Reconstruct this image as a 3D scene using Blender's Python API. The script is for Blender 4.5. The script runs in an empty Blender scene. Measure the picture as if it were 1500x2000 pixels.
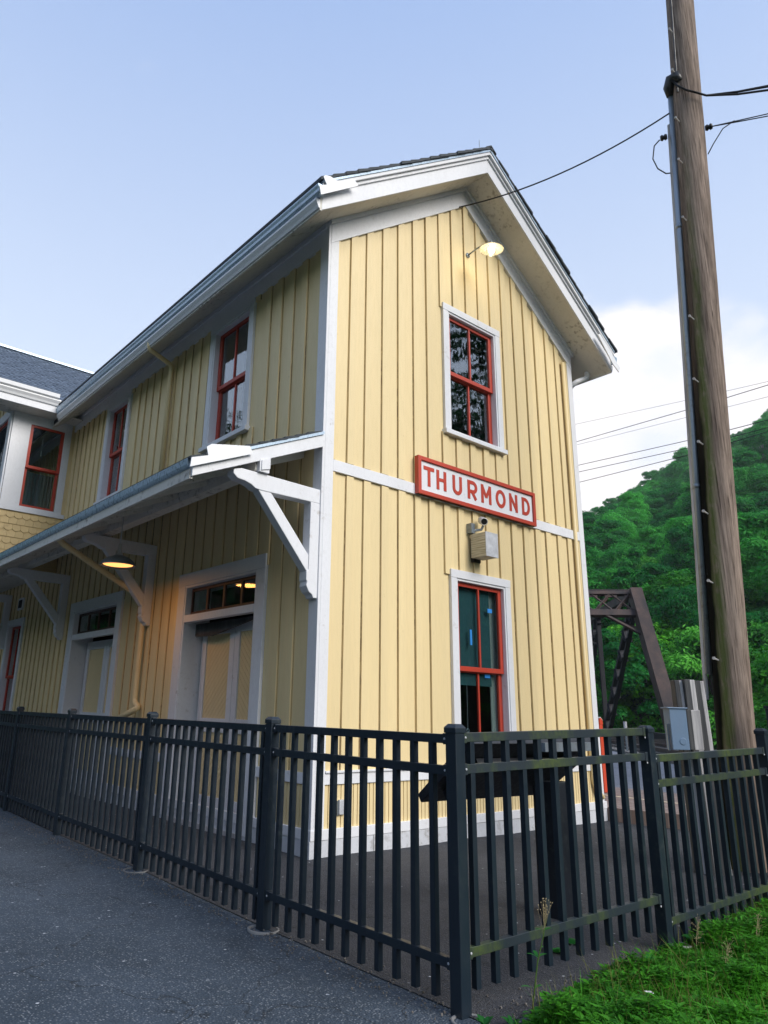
import bpy, bmesh, math, random
from mathutils import Vector, Matrix
import numpy as np
R = math.radians
scene = bpy.context.scene
col = scene.collection

# ------------------------------------------------------------------ camera
cam_d = bpy.data.cameras.new('camera'); cam = bpy.data.objects.new('camera', cam_d); col.objects.link(cam)
Mr = ((0.77351574, -0.63328397, 0.02499612), (-0.20204869, -0.20902361, 0.95681004), (0.60070769, 0.74515806, 0.28963725))
m = Matrix(((Mr[0][0], Mr[1][0], -Mr[2][0], -5.42405), (Mr[0][1], Mr[1][1], -Mr[2][1], -6.97671),
            (Mr[0][2], Mr[1][2], -Mr[2][2], 1.65), (0, 0, 0, 1)))
cam.matrix_world = m
cam_d.sensor_fit = 'VERTICAL'; cam_d.sensor_height = 36.0; cam_d.sensor_width = 27.0
cam_d.lens = 1404.09 / 2000 * 36
cam_d.shift_x = 97.57 / 2000; cam_d.shift_y = -36.73 / 2000
cam_d.clip_end = 5000; cam_d.clip_start = .05
scene.camera = cam
CAM = Vector((-5.42405, -6.97671, 1.65))

# ------------------------------------------------------------------ sky, sun, exposure
SUN_AZ = -78.0      # degrees from +x toward +y : the sun's side
SUN_EL = 36.0
w = bpy.data.worlds.new("World"); scene.world = w; w.use_nodes = True
nt = w.node_tree; nt.nodes.clear(); N = nt.nodes; L = nt.links
out = N.new('ShaderNodeOutputWorld'); bg = N.new('ShaderNodeBackground'); bg.inputs[1].default_value = .105
sky = N.new('ShaderNodeTexSky'); sky.sky_type = 'NISHITA'; sky.sun_disc = False
sky.sun_elevation = R(SUN_EL); sky.sun_rotation = R(90 - SUN_AZ)
sky.air_density = 1.0; sky.dust_density = 1.6; sky.ozone_density = 1.5
tc = N.new('ShaderNodeTexCoord'); sep = N.new('ShaderNodeSeparateXYZ'); L.new(tc.outputs['Generated'], sep.inputs[0])
pale = N.new('ShaderNodeMixRGB'); pale.inputs[0].default_value = .62; L.new(sky.outputs[0], pale.inputs[1])
hz = N.new('ShaderNodeMapRange'); hz.inputs[1].default_value = .15; hz.inputs[2].default_value = .85
L.new(sep.outputs[2], hz.inputs[0])
hc = N.new('ShaderNodeMixRGB'); L.new(hz.outputs[0], hc.inputs[0])
hc.inputs[1].default_value = (9.8, 10.3, 10.7, 1); hc.inputs[2].default_value = (3.2, 4.7, 8.1, 1)
L.new(hc.outputs[0], pale.inputs[2])
# thin high clouds low over the mountain
nz = N.new('ShaderNodeTexNoise'); nz.inputs['Scale'].default_value = 3.2; nz.inputs['Detail'].default_value = 7; nz.inputs['Roughness'].default_value = .52
mp = N.new('ShaderNodeMapping'); mp.inputs['Scale'].default_value = (1, 1, 1.9); mp.inputs['Location'].default_value = (.35, .1, .0)
L.new(tc.outputs['Generated'], mp.inputs[0]); L.new(mp.outputs[0], nz.inputs[0])
# a cloud bank around one direction
def dirv(az, el): return (math.cos(R(az)) * math.cos(R(el)), math.sin(R(az)) * math.cos(R(el)), math.sin(R(el)))
dist = N.new('ShaderNodeVectorMath'); dist.operation = 'DISTANCE'; dist.inputs[1].default_value = dirv(25.5, 13)
L.new(tc.outputs['Generated'], dist.inputs[0])
bank = N.new('ShaderNodeMapRange'); bank.inputs[1].default_value = .16; bank.inputs[2].default_value = .36; bank.inputs[3].default_value = 1; bank.inputs[4].default_value = 0
L.new(dist.outputs['Value'], bank.inputs[0])
nzr = N.new('ShaderNodeMapRange'); nzr.inputs[1].default_value = .3; nzr.inputs[2].default_value = .7
L.new(nz.outputs[0], nzr.inputs[0])
ad = N.new('ShaderNodeMath'); ad.operation = 'MULTIPLY_ADD'; ad.inputs[1].default_value = .9
L.new(nzr.outputs[0], ad.inputs[0]); 
b2 = N.new('ShaderNodeMath'); b2.operation = 'MULTIPLY_ADD'; b2.inputs[1].default_value = 1.35; b2.inputs[2].default_value = -.72
L.new(bank.outputs[0], b2.inputs[0]); L.new(b2.outputs[0], ad.inputs[2])
cr = N.new('ShaderNodeMapRange'); cr.interpolation_type = 'SMOOTHSTEP'; cr.inputs[1].default_value = .12; cr.inputs[2].default_value = .5
L.new(ad.outputs[0], cr.inputs[0])
cl = N.new('ShaderNodeMixRGB'); cvar = N.new('ShaderNodeMixRGB'); cvar.inputs[1].default_value = (6.6, 6.9, 7.8, 1); cvar.inputs[2].default_value = (8.0, 7.7, 7.75, 1); nz2 = N.new('ShaderNodeTexNoise'); nz2.inputs['Scale'].default_value = 6.5; nz2.inputs['Detail'].default_value = 6; L.new(mp.outputs[0], nz2.inputs[0]); nr2 = N.new('ShaderNodeMapRange'); nr2.inputs[1].default_value = .36; nr2.inputs[2].default_value = .56; L.new(nz2.outputs[0], nr2.inputs[0]); L.new(nr2.outputs[0], cvar.inputs[0]); L.new(cvar.outputs[0], cl.inputs[2]); L.new(cr.outputs[0], cl.inputs[0]); L.new(pale.outputs[0], cl.inputs[1])
L.new(cl.outputs[0], bg.inputs[0]); L.new(bg.outputs[0], out.inputs[0])

sd = bpy.data.lights.new('sun', 'SUN'); sd.energy = 2.75; sd.angle = R(35); sd.color = (1, .95, .88)
so = bpy.data.objects.new('sun', sd); col.objects.link(so)
so.rotation_euler = Vector(dirv(SUN_AZ, SUN_EL)).to_track_quat('Z', 'Y').to_euler()
scene.view_settings.view_transform = 'Standard'; scene.view_settings.look = 'None'
scene.view_settings.exposure = .48; scene.view_settings.gamma = 1
scene.render.engine = 'CYCLES'
scene.cycles.max_bounces = 6; scene.cycles.transparent_max_bounces = 12

# ------------------------------------------------------------------ materials
MATS = {}
def nodes(name):
    mt = bpy.data.materials.new(name); mt.use_nodes = True
    t = mt.node_tree; b = t.nodes['Principled BSDF']; MATS[name] = mt
    return mt, t, t.nodes, t.links, b
def coords(n, l, scale=(1, 1, 1), loc=(0, 0, 0), kind='Object'):
    c = n.new('ShaderNodeTexCoord'); mpp = n.new('ShaderNodeMapping'); mpp.inputs['Scale'].default_value = scale; mpp.inputs['Location'].default_value = loc
    l.new(c.outputs[kind], mpp.inputs[0]); return mpp.outputs[0]
def noise(n, l, vec, scale, detail=4, rough=.55):
    x = n.new('ShaderNodeTexNoise'); x.inputs['Scale'].default_value = scale; x.inputs['Detail'].default_value = detail; x.inputs['Roughness'].default_value = rough
    l.new(vec, x.inputs['Vector']); return x.outputs[0]
def rng(n, l, v, a, b, c=0., d=1.):
    x = n.new('ShaderNodeMapRange'); x.inputs[1].default_value = a; x.inputs[2].default_value = b; x.inputs[3].default_value = c; x.inputs[4].default_value = d
    l.new(v, x.inputs[0]); return x.outputs[0]
def mixc(n, l, f, a, b, mode='MIX'):
    x = n.new('ShaderNodeMixRGB'); x.blend_type = mode
    if isinstance(f, float): x.inputs[0].default_value = f
    else: l.new(f, x.inputs[0])
    for i, v in ((1, a), (2, b)):
        if isinstance(v, tuple): x.inputs[i].default_value = (*v[:3], 1)
        else: l.new(v, x.inputs[i])
    return x.outputs[0]
def mul(n, l, a, b):
    x = n.new('ShaderNodeMath'); x.operation = 'MULTIPLY'
    for i, v in ((0, a), (1, b)):
        if isinstance(v, (int, float)): x.inputs[i].default_value = v
        else: l.new(v, x.inputs[i])
    return x.outputs[0]
def bump(n, l, b, h, strength, dist=.01):
    x = n.new('ShaderNodeBump'); x.inputs['Strength'].default_value = strength; x.inputs['Distance'].default_value = dist
    l.new(h, x.inputs['Height']); l.new(x.outputs[0], b.inputs['Normal'])
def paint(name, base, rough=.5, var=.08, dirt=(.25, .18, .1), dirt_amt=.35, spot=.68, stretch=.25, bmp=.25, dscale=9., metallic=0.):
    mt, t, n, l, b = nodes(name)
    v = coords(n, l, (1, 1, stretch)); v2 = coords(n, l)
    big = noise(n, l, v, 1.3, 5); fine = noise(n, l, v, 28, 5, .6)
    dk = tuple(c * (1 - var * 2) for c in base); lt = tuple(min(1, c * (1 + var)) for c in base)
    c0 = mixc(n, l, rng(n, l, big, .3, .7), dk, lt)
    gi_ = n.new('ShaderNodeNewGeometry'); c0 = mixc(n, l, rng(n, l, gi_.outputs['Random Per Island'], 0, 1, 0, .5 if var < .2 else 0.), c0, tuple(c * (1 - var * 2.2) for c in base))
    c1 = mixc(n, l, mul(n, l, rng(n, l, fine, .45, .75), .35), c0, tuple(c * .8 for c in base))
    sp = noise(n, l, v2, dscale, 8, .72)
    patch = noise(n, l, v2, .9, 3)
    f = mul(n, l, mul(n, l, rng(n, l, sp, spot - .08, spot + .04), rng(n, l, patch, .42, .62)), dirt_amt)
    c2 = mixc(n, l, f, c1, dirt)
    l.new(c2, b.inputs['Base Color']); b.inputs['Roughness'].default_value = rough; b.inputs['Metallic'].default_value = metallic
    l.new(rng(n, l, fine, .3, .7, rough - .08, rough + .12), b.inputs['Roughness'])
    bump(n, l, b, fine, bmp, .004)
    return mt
paint('yellow', (.79, .635, .35), .5, .05, (.25, .15, .06), .45, .70, .12, .35, 16)
paint('seam_brown', (.50, .36, .17), .8, .2, (.14, .08, .04), .9, .5, .3, .3, 7)
paint('yellow_shingle', (.70, .52, .25), .6, .1, (.2, .12, .05), .3, .62, .5, .4)
paint('white', (.74, .75, .78), .5, .04, (.28, .23, .17), .45, .66, .5, .25)
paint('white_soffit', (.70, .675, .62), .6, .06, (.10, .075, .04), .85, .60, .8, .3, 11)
paint('white_metal', (.82, .83, .85), .3, .02, (.4, .4, .4), .2, .7, .8, .1)
paint('gutter_metal', (.46, .58, .70), .28, .05, (.2, .22, .22), .4, .62, .6, .1, 9, .25)
paint('red', (.50, .052, .026), .42, .08, (.25, .1, .08), .5, .62, .4, .3, 14)
paint('foundation', (.60, .62, .66), .75, .07, (.22, .2, .17), .6, .58, .8, .6)
paint('fence_metal', (.012, .022, .034), .38, .12, (.05, .06, .06), .5, .6, .4, .2, 12)
paint('exhibit_steel', (.012, .016, .024), .45, .1, (.05, .06, .06), .4, .6, .4, .2, 12)
paint('galvanized', (.30, .35, .40), .38, .12, (.15, .12, .1), .5, .58, .15, .2, 12, .55)
paint('box_steel', (.15, .23, .34), .4, .04, (.2, .2, .2), .2, .7, .4, .1)
paint('dark_interior', (.05, .05, .05), .9, .2)
paint('curtain', (.10, .14, .14), .9, .12)
paint('camera_white', (.6, .6, .6), .4, .05)
paint('black_plastic', (.012, .012, .013), .4, .1)
paint('cream_enamel', (.70, .67, .58), .35, .15, (.2, .12, .05), .7, .5, .6, .1, 22)
paint('transom_paint', (.09, .045, .035), .5, .2, (.03, .02, .02), .6, .5, .3, .3, 12)
paint('red_post', (.60, .07, .03), .45, .06)
paint('tape', (.02, .25, .72), .6, .05)
paint('river_water', (.03, .06, .05), .1, .1)
paint('plastic_collar', (.22, .22, .22), .5, .1, (.1, .1, .08), .7, .55)
paint('petal', (.8, .75, .78), .5, .05)

# fence steel on the street side carries green algae on its top faces and outer faces
def mossy():
    mt, t, n, l, b = nodes('fence_mossy')
    v = coords(n, l, (1, 1, .6)); s = noise(n, l, v, 3.2, 6, .6); f = noise(n, l, v, 40, 4, .6)
    k = mul(n, l, rng(n, l, s, .44, .62), rng(n, l, f, .25, .6))
    c = mixc(n, l, k, (.016, .026, .036), (.058, .085, .024))
    l.new(c, b.inputs['Base Color']); b.inputs['Roughness'].default_value = .5; bump(n, l, b, f, .3, .003)
mossy()
def slate():
    mt, t, n, l, b = nodes('slate')
    v = coords(n, l, (1, .35, .35)); s = noise(n, l, v, 9, 6, .6); f = noise(n, l, coords(n, l), 60, 4)
    c = mixc(n, l, rng(n, l, s, .3, .7), (.055, .075, .105), (.13, .165, .22))
    l.new(c, b.inputs['Base Color']); b.inputs['Roughness'].default_value = .55; bump(n, l, b, f, .5, .006)
    mt, t, n, l, b = nodes('dark_shingle')
    s = noise(n, l, coords(n, l), 7, 6, .6); f = noise(n, l, coords(n, l), 90, 3)
    c = mixc(n, l, rng(n, l, s, .3, .7), (.02, .027, .035), (.06, .07, .08))
    l.new(c, b.inputs['Base Color']); b.inputs['Roughness'].default_value = .8; bump(n, l, b, f, .6, .006)
slate()
def boxwood():
    mt, t, n, l, b = nodes('wood_grain_box')
    v = coords(n, l, (2, 1, 9)); s = noise(n, l, v, 5, 5, .6)
    wv = n.new('ShaderNodeTexWave'); wv.inputs['Scale'].default_value = 3.2; wv.inputs['Distortion'].default_value = 5; wv.bands_direction = 'Z'; l.new(coords(n, l, (.5, .5, 3)), wv.inputs[0])
    c = mixc(n, l, rng(n, l, wv.outputs[1], .2, .8), (.40, .34, .2), (.56, .5, .32)); c = mixc(n, l, .25, c, rng(n, l, s, .3, .7))
    l.new(c, b.inputs['Base Color']); b.inputs['Roughness'].default_value = .6; bump(n, l, b, s, .3, .004)
    mt, t, n, l, b = nodes('galvanized_box')
    s = noise(n, l, coords(n, l), 9, 6, .65)
    c = mixc(n, l, rng(n, l, s, .3, .7), (.42, .43, .46), (.62, .64, .67)); l.new(c, b.inputs['Base Color']); b.inputs['Roughness'].default_value = .55; b.inputs['Metallic'].default_value = .2
boxwood()
def wood(name, dark, light, grain=26, green=None):
    mt, t, n, l, b = nodes(name)
    v = coords(n, l, (1, 1, .045)); s = noise(n, l, v, grain, 8, .68); bg_ = noise(n, l, coords(n, l, (1, 1, .12)), 4.5, 5, .6)
    c = mixc(n, l, rng(n, l, s, .32, .68), dark, light)
    c = mixc(n, l, mul(n, l, rng(n, l, bg_, .45, .7), .6), c, tuple(x * .45 for x in dark))
    crk = noise(n, l, coords(n, l, (1, 1, .02)), 60, 4, .5)
    c = mixc(n, l, mul(n, l, rng(n, l, crk, .62, .70), .8), c, tuple(x * .15 for x in dark))
    l.new(c, b.inputs['Base Color']); b.inputs['Roughness'].default_value = .8
    bump(n, l, b, mixc(n, l, .5, s, crk), .8, .01)
    return mt, n, l, b, c
wood('weathered_wood', (.028, .032, .038), (.09, .09, .09), 20)
wood('weathered_pale', (.36, .35, .36), (.66, .64, .63), 22)
# the pole: brown weathered pine, a black band and green algae running down one side (fixed to the pole)
def pole_wood():
    mt, n, l, b, c = wood('pole_wood', (.11, .082, .066), (.40, .315, .26), 34)
    a = n.new('ShaderNodeAttribute'); a.attribute_name = 'around'
    wob = noise(n, l, coords(n, l, (1, 1, .25)), 4, 4, .6)
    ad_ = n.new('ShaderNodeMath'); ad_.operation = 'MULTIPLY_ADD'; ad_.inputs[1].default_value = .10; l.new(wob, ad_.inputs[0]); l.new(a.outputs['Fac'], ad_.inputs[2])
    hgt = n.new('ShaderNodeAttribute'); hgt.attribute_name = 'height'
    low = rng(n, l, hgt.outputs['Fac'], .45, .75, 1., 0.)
    g1 = mul(n, l, rng(n, l, ad_.outputs[0], .43, .48), rng(n, l, ad_.outputs[0], .50, .56, 1., 0.))
    gn = noise(n, l, coords(n, l, (1, 1, .5)), 14, 5, .6)
    g = mul(n, l, mul(n, l, g1, rng(n, l, gn, .2, .5)), low)
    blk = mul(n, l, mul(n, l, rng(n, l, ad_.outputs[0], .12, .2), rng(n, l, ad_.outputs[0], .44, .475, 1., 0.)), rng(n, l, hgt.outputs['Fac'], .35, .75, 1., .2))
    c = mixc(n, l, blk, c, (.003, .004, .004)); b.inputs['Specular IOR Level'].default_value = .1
    c = mixc(n, l, mul(n, l, g, .75), c, (.075, .12, .02))
    l.new(c, b.inputs['Base Color'])
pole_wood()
def asphalt(name, a, c_, spk, scale=1.):
    mt, t, n, l, b = nodes(name)
    v = coords(n, l); big = noise(n, l, v, .8, 5, .6); mid = noise(n, l, v, 6, 6, .65)
    vo = n.new('ShaderNodeTexVoronoi'); vo.inputs['Scale'].default_value = 85 * scale; l.new(v, vo.inputs[0])
    hue = n.new('ShaderNodeSeparateColor'); l.new(vo.outputs['Color'], hue.inputs[0])
    c0 = mixc(n, l, rng(n, l, big, .3, .7), a, c_)
    c0 = mixc(n, l, mul(n, l, rng(n, l, mid, .45, .75), .5), c0, tuple(x * .6 for x in a))
    st_ = noise(n, l, coords(n, l, (1, .6, 1), (3, 1, 0)), 1.7, 6, .7); c0 = mixc(n, l, mul(n, l, rng(n, l, st_, .56, .68), .45), c0, tuple(x * .45 for x in a))
    ck = n.new('ShaderNodeTexVoronoi'); ck.feature = 'DISTANCE_TO_EDGE'; ck.inputs['Scale'].default_value = .55; wp = n.new('ShaderNodeVectorMath'); wp.operation = 'ADD'; l.new(v, wp.inputs[0]); wn = n.new('ShaderNodeTexNoise'); wn.inputs['Scale'].default_value = 2.2; wn.inputs['Detail'].default_value = 6; l.new(v, wn.inputs[0]); l.new(wn.outputs[1], wp.inputs[1]); l.new(wp.outputs[0], ck.inputs[0])
    c0 = mixc(n, l, mul(n, l, rng(n, l, ck.outputs['Distance'], .003, .008, 1., 0.), .7), c0, tuple(x * .3 for x in a))
    stone = mul(n, l, rng(n, l, hue.outputs[0], .55, 1.), rng(n, l, vo.outputs['Distance'], .25, .5, 1., 0.))
    c1 = mixc(n, l, stone, c0, spk)
    v2 = n.new('ShaderNodeTexVoronoi'); v2.inputs['Scale'].default_value = 22 * scale; l.new(v, v2.inputs[0])
    h2 = n.new('ShaderNodeSeparateColor'); l.new(v2.outputs['Color'], h2.inputs[0])
    peb = mul(n, l, rng(n, l, h2.outputs[1], .955, .975), rng(n, l, v2.outputs['Distance'], .16, .24, 1., 0.))
    c2 = mixc(n, l, peb, c1, (.42, .44, .47))
    l.new(c2, b.inputs['Base Color']); b.inputs['Roughness'].default_value = .85
    h = n.new('ShaderNodeMath'); h.operation = 'ADD'; l.new(vo.outputs['Distance'], h.inputs[0]); l.new(mid, h.inputs[1])
    bump(n, l, b, h.outputs[0], .9, .01)
asphalt('asphalt_light', (.024, .038, .054), (.052, .073, .100), (.24, .26, .28), .8)
asphalt('asphalt_dark', (.024, .027, .034), (.045, .048, .057), (.12, .12, .13))
asphalt('gravel', (.11, .10, .09), (.18, .165, .15), (.3, .28, .26), .3)
asphalt('soil', (.035, .028, .02), (.07, .055, .035), (.12, .1, .08), .8)
def bricks():
    mt, t, n, l, b = nodes('brick_paving')
    br = n.new('ShaderNodeTexBrick'); br.inputs['Scale'].default_value = 4.5; l.new(coords(n, l), br.inputs[0])
    br.inputs['Color1'].default_value = (.20, .13, .105, 1); br.inputs['Color2'].default_value = (.30, .22, .185, 1); br.inputs['Mortar'].default_value = (.16, .14, .13, 1)
    l.new(br.outputs[0], b.inputs['Base Color']); b.inputs['Roughness'].default_value = .8; bump(n, l, b, br.outputs['Fac'], -.4, .01)
bricks()
paint('yellow_line', (.75, .62, .42), .6, .1); paint('road_gray', (.20, .21, .24), .85, .1, (.1, .1, .1), .5, .55, 1., .5)
def rusty():
    mt, t, n, l, b = nodes('rusty_steel')
    v = coords(n, l, (1, 1, .3)); s = noise(n, l, v, 1.1, 7, .65); f = noise(n, l, coords(n, l), 12, 4)
    c = mixc(n, l, rng(n, l, s, .35, .7), (.02, .017, .018), (.09, .055, .043)); c = mixc(n, l, mul(n, l, rng(n, l, f, .4, .7), .4), c, (.03, .02, .02))
    l.new(c, b.inputs['Base Color']); b.inputs['Roughness'].default_value = .75
rusty()
paint('dark_steel', (.018, .018, .022), .7, .15)
def leafmat(name, a, b_, rough=.55, trans=.35, scale=.25):
    mt, t, n, l, b = nodes(name)
    g = n.new('ShaderNodeNewGeometry'); oi = n.new('ShaderNodeObjectInfo')
    s = noise(n, l, coords(n, l), scale, 3, .6)
    ri = rng(n, l, g.outputs['Random Per Island'], 0, 1, -.25, .25)
    add = n.new('ShaderNodeMath'); l.new(s, add.inputs[0]); l.new(ri, add.inputs[1])
    ad2 = n.new('ShaderNodeMath'); l.new(add.outputs[0], ad2.inputs[0]); l.new(rng(n, l, oi.outputs['Random'], 0, 1, -.42, .42), ad2.inputs[1])
    c = mixc(n, l, rng(n, l, ad2.outputs[0], .15, .95), a, b_)
    l.new(c, b.inputs['Base Color']); b.inputs['Roughness'].default_value = rough; b.inputs['Specular IOR Level'].default_value = .18
    tr = n.new('ShaderNodeBsdfTranslucent'); l.new(c, tr.inputs[0]); mx = n.new('ShaderNodeMixShader'); mx.inputs[0].default_value = trans
    o = n['Material Output']; l.new(b.outputs[0], mx.inputs[1]); l.new(tr.outputs[0], mx.inputs[2]); l.new(mx.outputs[0], o.inputs[0])
    return mt
leafmat('leaf_forest', (.009, .16, .028), (.085, .50, .06), trans=.5)
leafmat('leaf_mid', (.03, .21, .025), (.13, .50, .05), trans=.4)
leafmat('leaf_bright', (.03, .22, .012), (.14, .52, .03), trans=.4)
leafmat('leaf_pale', (.05, .12, .08), (.12, .2, .14))
leafmat('leaf_dark', (.006, .035, .010), (.02, .09, .025))
leafmat('grass_leaf', (.006, .075, .006), (.075, .31, .018), .5, .3, 2.2)
leafmat('grass_dry', (.14, .16, .04), (.24, .22, .08), .6, .3, 2.)
leafmat('broad_leaf', (.010, .10, .016), (.035, .20, .035), .38, .3, 3.)
leafmat('stem', (.05, .12, .02), (.12, .2, .05), .5, .1, 2.)
paint('seed_head', (.45, .36, .2), .8, .1)
paint('bark', (.07, .055, .045), .9, .15)
paint('dead_bark', (.30, .28, .26), .9, .1)
paint('ground_earth', (.03, .045, .018), .95, .2, (.02, .02, .01), .5)
paint('forest_floor', (.010, .030, .010), .95, .2, (.01, .02, .01), .5)
def glass(name, tint, refl, wav=.5, wscale=3.):
    mt, t, n, l, b = nodes(name); n.remove(b)
    o = n['Material Output']; tr = n.new('ShaderNodeBsdfTransparent'); tr.inputs[0].default_value = (*tint, 1)
    gl = n.new('ShaderNodeBsdfGlossy'); gl.inputs['Roughness'].default_value = .02; gl.inputs[0].default_value = (.95, .97, 1, 1)
    ge = n.new('ShaderNodeNewGeometry'); dt = n.new('ShaderNodeVectorMath'); dt.operation = 'DOT_PRODUCT'; l.new(ge.outputs['Normal'], dt.inputs[0]); l.new(ge.outputs['Incoming'], dt.inputs[1])
    ab = n.new('ShaderNodeMath'); ab.operation = 'ABSOLUTE'; l.new(dt.outputs['Value'], ab.inputs[0]); iv = n.new('ShaderNodeMath'); iv.operation = 'SUBTRACT'; iv.inputs[0].default_value = 1; l.new(ab.outputs[0], iv.inputs[1])
    fr = n.new('ShaderNodeMath'); fr.operation = 'POWER'; fr.inputs[1].default_value = 5; l.new(iv.outputs[0], fr.inputs[0])
    s = noise(n, l, coords(n, l, (1, 1, .5)), wscale, 3, .5)
    bp = n.new('ShaderNodeBump'); bp.inputs['Strength'].default_value = wav; bp.inputs['Distance'].default_value = .03; l.new(s, bp.inputs['Height'])
    l.new(bp.outputs[0], gl.inputs['Normal']); 
    fac = n.new('ShaderNodeMath'); fac.operation = 'MULTIPLY_ADD'; fac.inputs[1].default_value = .9; fac.inputs[2].default_value = refl; fac.use_clamp = True
    l.new(fr.outputs[0], fac.inputs[0])
    mx = n.new('ShaderNodeMixShader'); l.new(fac.outputs[0], mx.inputs[0]); l.new(tr.outputs[0], mx.inputs[1]); l.new(gl.outputs[0], mx.inputs[2]); l.new(mx.outputs[0], o.inputs[0])
glass('old_glass', (.80, .85, .85), .17, .14, 2.2)
glass('dim_glass', (.80, .86, .86), .05, .1, 2.)
def emit(name, colr, s):
    mt, t, n, l, b = nodes(name); b.inputs['Base Color'].default_value = (*colr, 1); b.inputs['Emission Color'].default_value = (*colr, 1); b.inputs['Emission Strength'].default_value = s
emit('bulb_white', (1, .9, .65), 3.5); emit('bulb_warm', (1, .42, .12), 1.5)

# ------------------------------------------------------------------ mesh helpers
class MB:
    def __init__(s): s.v = []; s.f = []
    def add(s, vs, fs, T=None):
        o = len(s.v); s.v += [tuple(T(*p)) if T else tuple(p) for p in vs]; s.f += [tuple(i + o for i in f) for f in fs]; return s
    def box(s, x0, x1, y0, y1, z0, z1, T=None):
        return s.add([(x0, y0, z0), (x1, y0, z0), (x1, y1, z0), (x0, y1, z0), (x0, y0, z1), (x1, y0, z1), (x1, y1, z1), (x0, y1, z1)],
                     [(0, 3, 2, 1), (4, 5, 6, 7), (0, 1, 5, 4), (1, 2, 6, 5), (2, 3, 7, 6), (3, 0, 4, 7)], T)
    def prism(s, poly, d0, d1, T):          # poly in (u, z); extruded in d; T(u, d, z)
        n = len(poly)
        vs = [(u, d0, z) for u, z in poly] + [(u, d1, z) for u, z in poly]
        return s.add(vs, [tuple(range(n)), tuple(range(2 * n - 1, n - 1, -1))] + [(i, (i + 1) % n, n + (i + 1) % n, n + i) for i in range(n)], T)
    def bar(s, a, b, w, h=None, up=(0, 0, 1)):
        a = Vector(a); b = Vector(b); h = h or w; d = (b - a).normalized(); up = Vector(up)
        if abs(d.dot(up)) > .98: up = Vector((1, 0, 0))
        x = d.cross(up).normalized(); y = x.cross(d).normalized()
        vs = [p + x * (i * w / 2) + y * (j * h / 2) for p in (a, b) for i, j in ((-1, -1), (1, -1), (1, 1), (-1, 1))]
        return s.add(vs, [(0, 3, 2, 1), (4, 5, 6, 7), (0, 1, 5, 4), (1, 2, 6, 5), (2, 3, 7, 6), (3, 0, 4, 7)])
    def tube(s, pts, r, n=8, cap=True):
        pts = [Vector(p) for p in pts]; rr = r if isinstance(r, (list, tuple)) else [r] * len(pts)
        rings = []; ref = None
        for i, p in enumerate(pts):
            d = ((pts[i + 1] if i < len(pts) - 1 else p) - (pts[i - 1] if i else p)).normalized()
            if ref is None: ref = Vector((0, 0, 1)) if abs(d.z) < .9 else Vector((1, 0, 0))
            x = d.cross(ref).normalized(); y = x.cross(d).normalized(); ref = y
            rings.append([p + (x * math.cos(2 * math.pi * k / n) + y * math.sin(2 * math.pi * k / n)) * rr[i] for k in range(n)])
        vs = [q for g in rings for q in g]; fs = []
        for i in range(len(pts) - 1):
            for k in range(n): fs.append((i * n + k, i * n + (k + 1) % n, (i + 1) * n + (k + 1) % n, (i + 1) * n + k))
        if cap: fs += [tuple(range(n - 1, -1, -1)), tuple(range((len(pts) - 1) * n, len(pts) * n))]
        return s.add(vs, fs)
    def lathe(s, prof, c, n=32, axis=(0, 0, 1)):   # prof: (radius, height) open profile
        q = Vector((0, 0, 1)).rotation_difference(Vector(axis)); c = Vector(c); vs = []; fs = []
        for r, h in prof:
            for k in range(n): vs.append(c + q @ Vector((r * math.cos(2 * math.pi * k / n), r * math.sin(2 * math.pi * k / n), h)))
        for i in range(len(prof) - 1):
            for k in range(n): fs.append((i * n + k, i * n + (k + 1) % n, (i + 1) * n + (k + 1) % n, (i + 1) * n + k))
        return s.add(vs, fs)
    def build(s, name, mat, parent=None, smooth=False, bev=0, recalc=True):
        me = bpy.data.meshes.new(name); off = Vector((0, 0, 0))
        me.from_pydata([tuple(v) for v in s.v], [], s.f)
        if recalc:
            bm = bmesh.new(); bm.from_mesh(me); bmesh.ops.recalc_face_normals(bm, faces=bm.faces); bm.to_mesh(me); bm.free()
        me.materials.append(MATS[mat]); o = bpy.data.objects.new(name, me); col.objects.link(o)
        if smooth:
            for p in me.polygons: p.use_smooth = True
        if bev:
            b = o.modifiers.new('bevel', 'BEVEL'); b.width = bev; b.segments = 2; b.limit_method = 'ANGLE'; b.harden_normals = False
        if parent: put(o, parent)
        return o
def wloc(o):
    v = Vector(o.location) if o.parent is None else wloc(o.parent) + Vector(o.matrix_parent_inverse.translation) + Vector(o.location)
    return v
def put(o, parent):
    o.parent = parent; o.matrix_parent_inverse = Matrix.Translation(-wloc(parent))
def tag(o, label=None, cat=None, group=None, kind=None):
    if label: o['label'] = label
    if cat: o['category'] = cat
    if group: o['group'] = group
    if kind: o['kind'] = kind
    return o
def thing(name, loc, label, cat, group=None):
    o = bpy.data.objects.new(name, None); col.objects.link(o); o.location = loc; o.empty_display_size = .2
    return tag(o, label, cat, group)
def GP(u, d, z): return (u, -d, z)                 # gable wall (faces -y), u = x, d = proud of the wall
def SP(u, d, z): return (-d, u, z)                 # long wall (faces -x), u = y
def BP(u, d, z): return (u, 9.95 - d, z)           # bay front, faces -y
def BS(u, d, z): return (-1.48 - d, u, z)          # bay side, faces -x
random.seed(7)

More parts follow.
